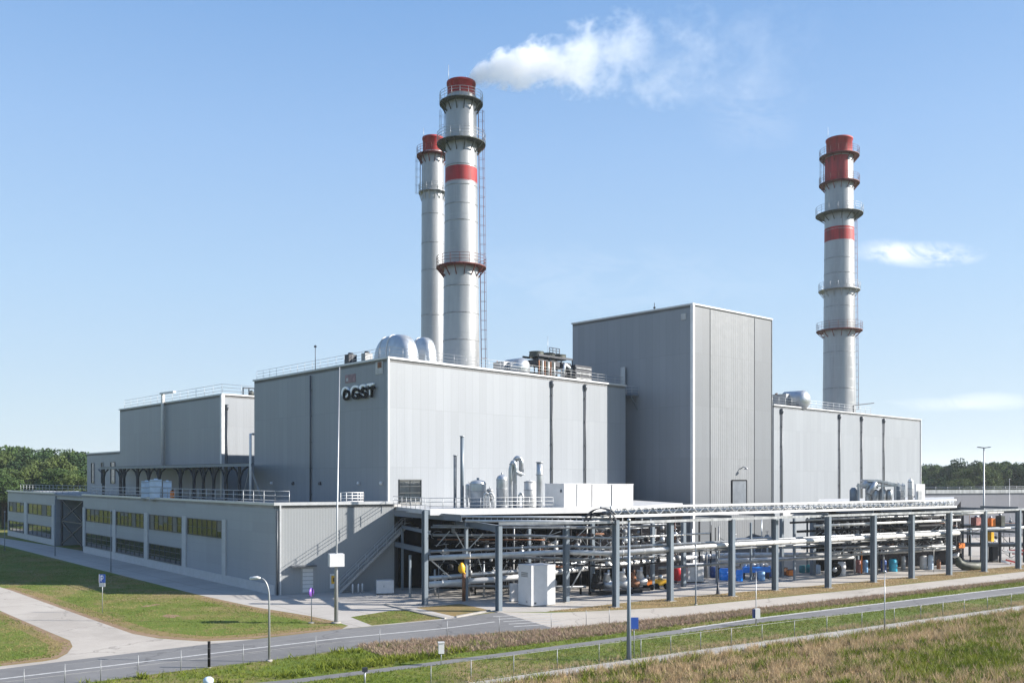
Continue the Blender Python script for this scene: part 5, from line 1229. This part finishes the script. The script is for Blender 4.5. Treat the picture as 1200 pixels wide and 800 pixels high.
# ------------------------------------------------------------------ street furniture
def lamp_curved():
    p = G(315.5, 774.7); t = thing('street_lamp', 'curved white street lamp beside the road at the front left', 'street lamp', p)
    zt = 5.55; ax = Vector((-.95, .1, 0))
    b = MB(); pts = [p, p+Vector((0, 0, 4.2))]; pts += [XY(p, 4.2)+Vector((0, 0, 1.25*math.sin(a)))+ax*(1-math.cos(a))*.6 for a in np.linspace(.2, math.pi/2, 7)]
    b.tube(pts, [.085, .06]+[.045]*7, 10); b.build('pole', M['galv'], t)
    b = MB(); e = pts[-1]; b.tube([e, e+ax*.25+Vector((0, 0, .03)), e+ax*.75+Vector((0, 0, -.02)), e+ax*.82+Vector((0, 0, -.04))], [.05, .11, .1, .03], 10); b.build('lamp_head', M['white'], t)
    b = MB(); b.lathe(p, [(.22, 0), (.22, .12), (.1, .14)], 12); b.build('base', M['kerb'], t)
lamp_curved()
def pole_box():
    p = G(394, 729.8); t = thing('equipment_mast', 'very tall thin mast carrying a white box low down beside the driveway', 'mast', p); zb, zt = zat(663, p.y), zat(648.5, p.y)
    b = MB(); b.tube([p, XY(p, 4.6), XY(p, zt+.2)+Vector((.03, 0, 0)), XY(p, zat(430, p.y))+Vector((.27, 0, 0))], [.17, .14, .075, .05], 12); b.build('pole', M['galv'], t)
    b = MB(); b.box(p, 1.2, 1.0, zb, zt, .35); b.build('box', M['white'], t); b = MB(); b.box(p+Vector((-.1, -.5, 0)), .7, .05, zb+.15, zt-.15, .35); b.build('box_door', M['pipe_white'], t)
    b = MB(); b.lathe(p, [(.4, 0), (.4, .1), (.2, .12)], 12); b.build('base', M['kerb'], t)
pole_box()
p = G(365, 729.7); t = thing('purple_sign', 'narrow purple disc sign on a thin post in the lawn', 'sign', p); b = MB(); b.tube([p, XY(p, zat(690, p.y))], .035, 8); b.build('post', M['galv'], t)
b = MB(); z = zat(693.5, p.y); b.lathe(XY(p, z)+Vector((0, -.05, 0)), [(.01, -.03), (.38, -.03), (.38, .03), (.01, .03)], 20, M=Matrix.Rotation(1.25, 3, 'Z') @ Matrix.Rotation(math.pi/2, 3, 'X')); b.build('disc', M['purple'], t)
b = MB(); b.lathe(p, [(.25, 0), (.25, .08)], 12); b.build('base', M['kerb'], t)
def blue_sign(px, py, y0, y1, wd, lab, white_plate, face=-.1):
    p = G(px, py); t = thing('road_sign', lab, 'sign', p); z1, z0 = zat(y0, p.y), zat(y1, p.y)
    b = MB(); b.tube([p, XY(p, z1)], .035, 8); b.build('post', M['galv'], t)
    zm = z0+(z1-z0)*.33 if white_plate else z0
    b = MB(); b.box(p+Vector((0, -.06, 0)), wd, .03, zm, z1, face); pl = b.build('plate', M['signblue'], t)
    if white_plate:
        b = MB(); q = p+Vector((0, -.082, 0)); h = z1-zm
        b.box(q+Vector((-.09, 0, 0)), .06, .012, zm+h*.18, z1-h*.15, face); b.box(q+Vector((.02, 0, 0)), .16, .012, z1-h*.24, z1-h*.15, face); b.box(q+Vector((.02, 0, 0)), .16, .012, zm+h*.42, zm+h*.50, face); b.box(q+Vector((.10, 0, 0)), .05, .012, zm+h*.502, z1-h*.242, face)
        for s in (-1, 1): b.box(q+Vector((s*wd*.46, 0, 0)), wd*.06, .012, zm, z1, face)
        b.build('symbol', M['letterwhite'], pl)
    if white_plate:
        b = MB(); b.box(p+Vector((0, -.06, 0)), wd, .03, z0, zm-.03, face); b.build('lower_plate', M['white'], t)
blue_sign(120, 717.5, 672.3, 687, .56, 'blue parking sign with a white plate on the lawn at left', True)
blue_sign(743, 770, 722.8, 736.2, .58, 'square blue sign beside the tall lamp post', False, .1)
def tall_pole(px, py, ytop, r, lab, head=None, m='galv', name='lamp_post'):
    p = G(px, py); zt = zat(ytop, p.y); t = thing(name, lab, 'lamp post', p)
    b = MB(); b.tube([p, XY(p, zt*.25), XY(p, zt)], [r, r*.8, r*.45], 12); b.build('pole', M[m], t)
    b = MB(); b.lathe(p, [(r*2, 0), (r*2, .08), (r*1.1, .1)], 12); b.build('base', M['kerb'], t)
    if head == 'T':
        for s in (-1, 1): b = MB(); b.beam(XY(p, zt)+Vector((s*.1, 0, 0)), XY(p, zt+.12)+Vector((s*1.0, 0, 0)), .55, .12); b.build('floodlight', M['down'], t)
    elif head == 'box':
        z = zat(717.5, p.y); b = MB(); b.box(p+Vector((.05, -.1, 0)), .42, .3, z-.45, z+.35, .2); b.build('junction_box', M['white'], t)
        b = MB(); b.box(p+Vector((-.2, -.1, 0)), .14, .3, z-.4, z+.3, .2); b.build('box_cover', M['navy'], t)
    elif head == 'small':
        b = MB(); b.lathe(XY(p, zt), [(.05, 0), (.12, .05), (.1, .18), (.02, .22)], 10); b.build('lamp_head', M['galv'], t)
    return t
tall_pole(737, 773.7, 611, .17, 'tallest lamp post near the blue square sign', 'small', 'col')
tall_pole(886, 733, 669, .05, 'thin post with a small white box beside the cycle path', 'box')
tall_pole(1036.7, 739, 671, .06, 'thin grey post standing at the kerb before the field', 'small')
tall_pole(815.3, 708.5, 640, .08, 'grey post at the verge between fifth and sixth rack columns', 'small', 'col')
t = tall_pole(1153, 645, 524.5, .2, 'very tall floodlight mast with twin heads rising above the depot', 'T', name='floodlight_mast')
p = B(1079.5, 160)
tall_pole(1183, 640, 562, .08, 'faint slim mast in front of the distant depot', 'small')
# tiny cone by verge
p = G(841.3, 696); t = thing('marker_cone', 'small dark cone at the concrete edge below the blue barrels', 'cone', p); b = MB(); b.lathe(p, [(.28, 0), (.28, .05), (.2, .06), (.07, 1.2), (.03, 1.3)], 12); b.build('cone_body', M['dark'], t)
# white box on post
p = G(517, 779); t = thing('post_box', 'small white meter box on a thin post beside the cycle path', 'meter box', p); b = MB(); b.tube([p, XY(p, 1.0)], .035, 8); b.build('post', M['galv'], t); b = MB(); b.box(p, .36, .3, zat(765, p.y), zat(753, p.y), .2); b.build('box', M['white'], t); b = MB(); b.box(p, .42, .36, zat(753, p.y), zat(752, p.y)+.02, .2); b.build('lid', M['pipe_white'], t)
# teal capped marker at bottom left
p = G(244, 832); t = thing('marker_post', 'marker post with a pale teal cap at the bottom edge of the picture', 'post', p); zt = zat(793, p.y); b = MB(); b.tube([p, XY(p, zt-.3)], .12, 12); b.build('post', M['teal'], t); b = MB(); b.lathe(XY(p, zt-.35), [(.15, 0), (.26, .08), (.26, .25), (.15, .35), (.02, .38)], 16); b.build('cap', M['ibc'], t)
p = G(245, 782); t = thing('black_post', 'thick black post at the road edge', 'post', p); b = MB(); b.tube([p, XY(p, zat(751, p.y))], .09, 10); b.build('post', M['black'], t); b = MB(); b.lathe(p, [(.16, 0), (.16, .05)], 10); b.build('base', M['kerb'], t)
# slim posts on the shaded pavement
for k, (x, y, yt) in enumerate(((64.5, 651, 585), (130, 670, 600), (5.5, 645, 600))):
    tall_pole(x, y, yt, .07, ('slim pole in front of the open bay of the low building', 'slim pole before the second ribbon window bay', 'slim pole at the far left end of the low building')[k], 'small', 'col')

# ------------------------------------------------------------------ fences
def fence(name, label, pts, post_px, h, mesh=True, r=.026):
    P = [G(*p) for p in pts]; t = thing(name, label, 'fence', P[0])
    def on(px):
        for i in range(len(P)-1):
            a, c = 600+F*P[i].x/P[i].y, 600+F*P[i+1].x/P[i+1].y
            if a <= px <= c: return hit(px, P[i], P[i+1])
        return hit(px, P[-2], P[-1])
    q = [on(x) for x in post_px]
    for p in q:
        b = MB(); b.tube([p, XY(p, h)], r, 7); b.build('post', M['pipe_grey'], t)
    b = MB()
    for z in ((.1, h*.5, h-.05) if not mesh else (.06, h-.04)):
        b.tube([XY(p, z) for p in q], .004 if not mesh else .010, 5)
    b.build('wire', M['pipe_grey'], t)
    if mesh:
        b = MB(); u = 0
        for i in range(len(q)-1): b.wall(q[i], q[i+1], .05, h-.03, u); u += (q[i+1]-q[i]).length
        b.build('chain_link', M['mesh'], t)
fence('chain_link_fence', 'chain link fence on thin posts running along the concrete kerb', [(500, 806), (660, 783), (800, 764.3), (1000, 736.8), (1200, 708.8), (1320, 692.5)],
      [505, 552, 602, 653, 702, 751, 786, 821, 857, 893, 931, 969, 1010, 1048, 1079, 1105, 1130, 1157, 1185, 1212, 1240], 1.3)
fence('wire_fence', 'low wire fence with widely spaced posts along the road edge', [(-20, 818), (100, 801.5), (212, 787), (315, 775.5), (400, 763.5), (520, 748.5), (650, 737.5), (760, 727.5)], [28, 76, 118, 162, 212, 285, 370, 445, 524, 585, 646, 687, 714], 1.35, False)
p = G(427.5, 802); t = thing('fence_post', 'short post with a dark cap at the bottom edge beside the cycle path', 'post', p); b = MB(); b.tube([p, XY(p, .8)], .06, 8); b.build('post', M['galv'], t); b = MB(); b.box(p, .3, .25, .78, 1.0, .3); b.build('cap', M['dark'], t)

# ------------------------------------------------------------------ grass and heath blades (numpy meshes)
def inside(poly, x, y):
    r = np.zeros(len(x), bool); n = len(poly); j = n-1
    for i in range(n):
        xi, yi = poly[i]; xj, yj = poly[j]
        c = ((yi > y) != (yj > y)) & (x < (xj-xi)*(y-yi)/(yj-yi+1e-12)+xi); r ^= c; j = i
    return r
def fld(x, y, s, seed):
    """smooth pseudo-noise 0..1"""
    r = np.random.RandomState(seed); v = np.zeros_like(x)
    for k in range(7):
        a = r.uniform(0, 6.28); f = s*(1+.75*k*r.uniform(.6, 1.2)); v += np.sin((x*np.cos(a)+y*np.sin(a))*f+r.uniform(0, 6.28))/(1+.35*k)
    return 1/(1+np.exp(-v*1.1))
def blades(name, label, px, dens, h, wd, m, mask=None, per=3, lean=.35, seed=1, hvar=.5):
    r = np.random.RandomState(seed); pg = [(G(*p).x, G(*p).y) for p in px]; a = np.array(pg)
    x0, y0 = a.min(0); x1, y1 = a.max(0); n = int((x1-x0)*(y1-y0)*dens)
    x = r.uniform(x0, x1, n); y = r.uniform(y0, y1, n); k = inside(pg, x, y)
    if mask is not None: k &= r.uniform(size=n) < mask(x, y)
    x, y = x[k], y[k]; n = len(x)
    x = np.repeat(x, per)+r.normal(0, .05, n*per); y = np.repeat(y, per)+r.normal(0, .05, n*per); n *= per
    hh = h*(1-hvar/2+hvar*r.uniform(size=n)); th = r.uniform(0, 6.28, n); lx = r.normal(0, lean, n)*hh; ly = r.normal(0, lean, n)*hh
    ww = wd*r.uniform(.6, 1.3, n); V = np.zeros((n, 3, 3), np.float32)
    V[:, 0, 0] = x-np.cos(th)*ww; V[:, 0, 1] = y-np.sin(th)*ww; V[:, 1, 0] = x+np.cos(th)*ww; V[:, 1, 1] = y+np.sin(th)*ww; V[:, 2, 0] = x+lx; V[:, 2, 1] = y+ly; V[:, 2, 2] = hh
    me = bpy.data.meshes.new(name); me.vertices.add(n*3); me.vertices.foreach_set('co', V.ravel()); me.loops.add(n*3); me.loops.foreach_set('vertex_index', np.arange(n*3, dtype=np.int32)); me.polygons.add(n); me.polygons.foreach_set('loop_start', np.arange(0, n*3, 3, dtype=np.int32))
    me.update(calc_edges=True); me.materials.append(m); o = bpy.data.objects.new(name, me); COL.objects.link(o); o['kind'] = 'stuff'; tag(o, label, 'grass'); return o
gm = lambda x, y: np.clip((fld(x, y, .6, 5)-.66)*5, 0, 1)*.7+np.clip((fld(x, y, .17, 21)-.62)*4, 0, .4)
# green patch in the right of the field
def gpatch(x, y):
    px = 600+F*x/y; py = HY+12*F/y
    e = ((px-1130)/120)**2+((py-(800-(px-1040)*.13)+14)/26)**2
    return np.clip(1.25-e+.4*(fld(x, y, .5, 9)-.5), 0, 1)
blades('field_grass', 'tall dry tan grass of the field below the kerb', field_px, 22, .46, .026, M['bl_dry'], lambda x, y: np.clip(.95-.75*gm(x, y)-.8*gpatch(x, y), .05, 1)*np.clip(fld(x, y, 2.2, 31)*2.2-.35, .08, 1), 7, .35, 2, 1.0)
blades('field_weeds', 'green tufts scattered through the dry field', field_px, 24, .36, .034, M['bl_field_green'], lambda x, y: np.clip(.9*gm(x, y)+.9*gpatch(x, y)+.03, 0, 1), 4, .5, 3, .9)
def clumps(x, y): return np.clip((fld(x, y, 1.9, 44)-.78)*8, 0, 1)
blades('field_shrubs', 'dark green weed clumps dotted over the dry field', field_px, 30, .5, .05, M['bl_field_green'], clumps, 5, .6, 41, .9)
blades('verge_grass', 'bright green grass between cycle path and kerb', r2_lo[1:]+[(1320, 693)]+strip_up[::-1][1:]+[(430, 802)], 42, .14, .018, M['bl_green'], lambda x, y: .35+.6*fld(x, y, .4, 11), 3, .5, 4)
blades('verge_weeds', 'dry stalks along the fence foot', [(540, 797), (660, 780), (800, 760), (1000, 732), (1200, 704.5), (1200, 709.5), (1000, 737.5), (800, 765), (660, 784), (545, 801)], 40, .32, .016, M['bl_dry'], lambda x, y: .15+.75*fld(x, y, .5, 12), 3, .3, 5)
blades('heath', 'purple brown heather bank between the path and the cycle path', heath_px, 46, .26, .03, M['bl_heath'], lambda x, y: .35+.65*fld(x, y, .8, 13), 4, .6, 6, .9)
mid_px = [(87, 801), (210, 786.5), (315, 774), (400, 762.5), (520, 748), (650, 737.5), (800, 723), (1000, 702), (1200, 679.5), (1320, 666)]+r2_up[::-1][1:-1]+[(230, 806)]
blades('roadside_grass', 'green grass between the road and the cycle path', mid_px, 34, .17, .02, M['bl_green'], lambda x, y: .25+.7*fld(x, y, .35, 14), 3, .5, 7, .8)
blades('roadside_weeds', 'leafy weed clumps on the bank below the road', mid_px[:6]+[(520, 770), (337, 795), (200, 806)], 20, .36, .05, M['bl_field_green'], lambda x, y: np.clip((fld(x, y, .7, 15)-.6)*3, 0, 1), 4, .6, 8, .9)
lawn_px = [(-60, 640), (0, 640), (132, 673), (237, 699.5), (300, 713), (362, 723), (390, 729), (406, 733), (398, 735), (300, 745.5), (237, 748.5), (185, 745), (155, 739), (107, 722), (15, 690), (-60, 664)]
blades('lawn', 'patchy lawn between the low building and the road', lawn_px, 24, .09, .02, M['bl_lawn'], lambda x, y: .2+.8*fld(x, y, .3, 16), 3, .5, 9)
blades('lawn', 'rounded lawn island at the left road junction', [(-60, 696), (0, 717.5), (60, 744), (78, 752), (81, 757), (76, 764), (64, 769.5), (0, 778), (-60, 786)], 30, .10, .02, M['bl_lawn'], lambda x, y: .2+.8*fld(x, y, .3, 17), 3, .5, 10)
blades('rack_verge_grass', 'dry grass verge in front of the rack columns', [(640, 716), (675, 712.5), (720, 707.4), (800, 699.5), (1000, 682.5), (1200, 662), (1320, 651), (1320, 656.4), (1200, 668.6), (1000, 690.2), (800, 709.8), (680, 715.8)], 26, .13, .022, M['bl_dry'], lambda x, y: .2+.7*fld(x, y, .5, 18), 3, .5, 11)
blades('rack_verge_grass', 'small lawn patch beside the driveway', [(412, 722.8), (455, 716), (480, 714.3), (519, 724), (437, 731.8)], 40, .08, .02, M['bl_lawn'], None, 3, .5, 12)

# ------------------------------------------------------------------ trees
def leaf_mesh(name, h, rx, seed, m, nclump=80, per=190, ls=.27):
    r = np.random.RandomState(seed); cl = []
    for _ in range(nclump):
        th = r.uniform(0, 6.28); ph = r.uniform(-.55, 1.0); rad = r.uniform(.55, 1.0)**.6
        c = np.array([np.cos(th)*np.sqrt(max(0, 1-ph*ph*.9))*rx*rad, np.sin(th)*np.sqrt(max(0, 1-ph*ph*.9))*rx*rad, h*.60+ph*h*.36*rad])
        cl.append((c, r.uniform(.14, .30)*rx+.35))
    pts = []; nr = []
    for c, s in cl:
        v = r.normal(size=(per, 3)); v /= np.linalg.norm(v, axis=1)[:, None]; rr = s*r.uniform(.65, 1.1, (per, 1)); v2 = v*rr; v2[:, 2] *= .75; pts.append(c+v2); nr.append(v)
    p = np.concatenate(pts); nv = np.concatenate(nr)+r.normal(0, .55, (len(p), 3)); nv /= np.linalg.norm(nv, axis=1)[:, None]
    a = np.cross(nv, r.normal(size=nv.shape)); a /= np.linalg.norm(a, axis=1)[:, None]; bb = np.cross(nv, a); s = ls*r.uniform(.5, 1.1, (len(p), 1))
    V = np.stack([p-a*s-bb*s*.6, p+a*s-bb*s*.6, p+a*s*.7+bb*s*.7, p-a*s*.7+bb*s*.7], 1).astype(np.float32); n = len(p)
    me = bpy.data.meshes.new(name); me.vertices.add(n*4); me.vertices.foreach_set('co', V.ravel()); me.loops.add(n*4); me.loops.foreach_set('vertex_index', np.arange(n*4, dtype=np.int32)); me.polygons.add(n); me.polygons.foreach_set('loop_start', np.arange(0, n*4, 4, dtype=np.int32)); me.update(calc_edges=True); me.materials.append(m); return me
def make_tree(name, label, h, rx, seed, m, loc, **k):
    t = thing(name, label, 'tree', loc, 'trees along the skyline'); rnd = random.Random(seed)
    b = MB(); L = Vector(loc); b.tube([L, L+Vector((.1, 0, h*.3)), L+Vector((.2, .1, h*.62)), L+Vector((.1, .2, h*.85))], [h*.026, h*.02, h*.012, .04], 8)
    for q in range(7):
        a = rnd.uniform(0, 6.28); z = h*rnd.uniform(.28, .6); e = Vector((math.cos(a)*rx*.75, math.sin(a)*rx*.75, z+h*rnd.uniform(.1, .25)))
        b.tube([L+Vector((.12, 0, z)), L+Vector((e.x*.5, e.y*.5, (z+e.z)/2-.2)), L+e], [h*.011, h*.007, .03], 5)
    b.build('trunk', M['bark'], t)
    o = bpy.data.objects.new('crown', leaf_mesh('crown', h, rx, seed, m, **k)); COL.objects.link(o); o.parent = t; LOC[o.name] = Vector(loc)
    return t
rt = random.Random(11)
tm = [('leafy_tree', 'leaf_a'), ('leafy_tree', 'leaf_b'), ('leafy_tree', 'leaf_c'), ('leafy_tree', 'leaf_a')]
# (px, top row, depth, kind, label)
TL = [(-14, 533, 262, 0, 'full green tree cut by the left picture edge'), (6, 529, 250, 2, 'olive toned tree highest at the far left edge'), (18, 527, 262, 0, 'tallest green tree in the left treeline'), (33, 531, 252, 1, 'dark tree right of the tallest one in the left treeline'),
      (44, 533, 240, 1, 'darkest tree in the middle of the left treeline'), (55, 536, 232, 2, 'broad light green tree in front of the left treeline'), (66, 530, 264, 0, 'green tree rising behind the broad light green one'), (78, 532, 258, 2, 'olive tree right of the left treeline middle'),
      (88, 534, 252, 0, 'green tree second from the pale block'), (98, 536, 246, 1, 'dark tree touching the pale block at the treeline end'), (110, 540, 262, 2, 'olive tree peeping past the pale block'), (26, 548, 222, 2, 'low olive tree in front of the tallest left one'), (4, 552, 218, 0, 'low green tree at the foot of the left treeline edge'), (70, 552, 220, 0, 'low green tree above the roof railing at left'), (92, 556, 214, 2, 'low olive tree nearest the rooftop railing end')]
TR = [(1090, 548, 330, 0, 'green tree peeping out right beside the long hall'), (1103, 553, 300, 2, 'low light tree in front of the right treeline start'), (1118, 549, 290, 1, 'dark round tree left in the right treeline'), (1131, 542, 285, 1, 'tallest dark tree left of the floodlight mast'), (1143, 547, 276, 2, 'light green tree beside the floodlight mast'),
      (1158, 545, 282, 0, 'broad green tree right behind the floodlight mast'), (1172, 544, 290, 0, 'green tree between the mast and the picture edge'), (1184, 548, 284, 2, 'paler tree near the right picture edge'), (1197, 546, 280, 1, 'dark tree at the right picture edge'), (1212, 544, 284, 0, 'green tree just past the right edge of the treeline'), (1121, 562, 262, 2, 'small bright tree in front of the dark round one')]
protos = []
for i, (px, yt, d, k, lab) in enumerate(TL+TR):
    h = zat(yt, d); loc = B(px, d)
    if len(protos) < 4 and all(q[0] != k for q in protos) or i == 0:
        t = make_tree('leafy_tree', lab, h, h*.36, 20+i, M[tm[k][1]], loc); protos.append((k, t, h))
    else:
        q = [a for a in protos if a[0] == k][0]; s = h/q[2]*1.04; t = dup(q[1], loc, rt.uniform(0, 6.28), lab, (s*rt.uniform(.9, 1.25), s*rt.uniform(.9, 1.25), s))
def woods(name, label, x0, x1, d, ytop, n, seed, m):
    r = np.random.RandomState(seed); P = []
    for _ in range(n):
        px = r.uniform(x0, x1); dd = d*r.uniform(.92, 1.1); hh = zat(ytop+r.uniform(-1.5, 3), dd)*r.uniform(.86, 1.02); c = B(px, dd); s = hh*.3
        v = r.normal(size=(260, 3)); v /= np.linalg.norm(v, axis=1)[:, None]; v = v*np.array([s, s, hh*.45])*r.uniform(.75, 1.05, (260, 1))
        P.append(np.array([c.x, c.y, hh*.55])+v)
    p = np.concatenate(P); nv = r.normal(size=p.shape); nv /= np.linalg.norm(nv, axis=1)[:, None]; a = np.cross(nv, r.normal(size=nv.shape)); a /= np.linalg.norm(a, axis=1)[:, None]; bb = np.cross(nv, a); s = 1.3*r.uniform(.6, 1.1, (len(p), 1))
    V = np.stack([p-a*s, p+a*s, p+bb*s], 1).astype(np.float32); n = len(p); me = bpy.data.meshes.new(name); me.vertices.add(n*3); me.vertices.foreach_set('co', V.ravel()); me.loops.add(n*3); me.loops.foreach_set('vertex_index', np.arange(n*3, dtype=np.int32)); me.polygons.add(n); me.polygons.foreach_set('loop_start', np.arange(0, n*3, 3, dtype=np.int32)); me.update(calc_edges=True); me.materials.append(m)
    o = bpy.data.objects.new(name, me); COL.objects.link(o); tag(o, label, 'woods', kind='stuff')
woods('distant_woods', 'distant wooded skyline behind the right treeline', 1040, 1260, 620, 544.5, 120, 5, M['leaf_b'])
woods('distant_woods', 'distant wooded skyline behind the left treeline', -120, 330, 520, 546, 150, 6, M['leaf_b'])
woods('understorey', 'dense undergrowth at the foot of the left trees', -60, 150, 275, 552, 90, 8, M['leaf_b'])
woods('understorey', 'dense undergrowth at the foot of the right trees', 1070, 1260, 300, 560, 90, 9, M['leaf_b'])

# ------------------------------------------------------------------ air
def haze():
    b = MB(); P = [Vector((-3050, -430, 0)), Vector((3050, -430, 0)), Vector((3050, 5050, 0)), Vector((-3050, 5050, 0))]; b.prism(P, -1.0, 110)
    m = bpy.data.materials.new('air'); m.use_nodes = True; nt = m.node_tree; nt.nodes.clear(); t = NT(nt)
    v = t.n('ShaderNodeVolumePrincipled'); v.inputs['Color'].default_value = (.86, .92, 1, 1); v.inputs['Density'].default_value = .00014; v.inputs['Anisotropy'].default_value = .2
    o = t.n('ShaderNodeOutputMaterial'); t.link(v.outputs[0], o.inputs['Volume'])
    ob = b.build('haze', m); tag(ob, 'thin summer haze in the air over the whole site', 'haze', kind='stuff')
haze()
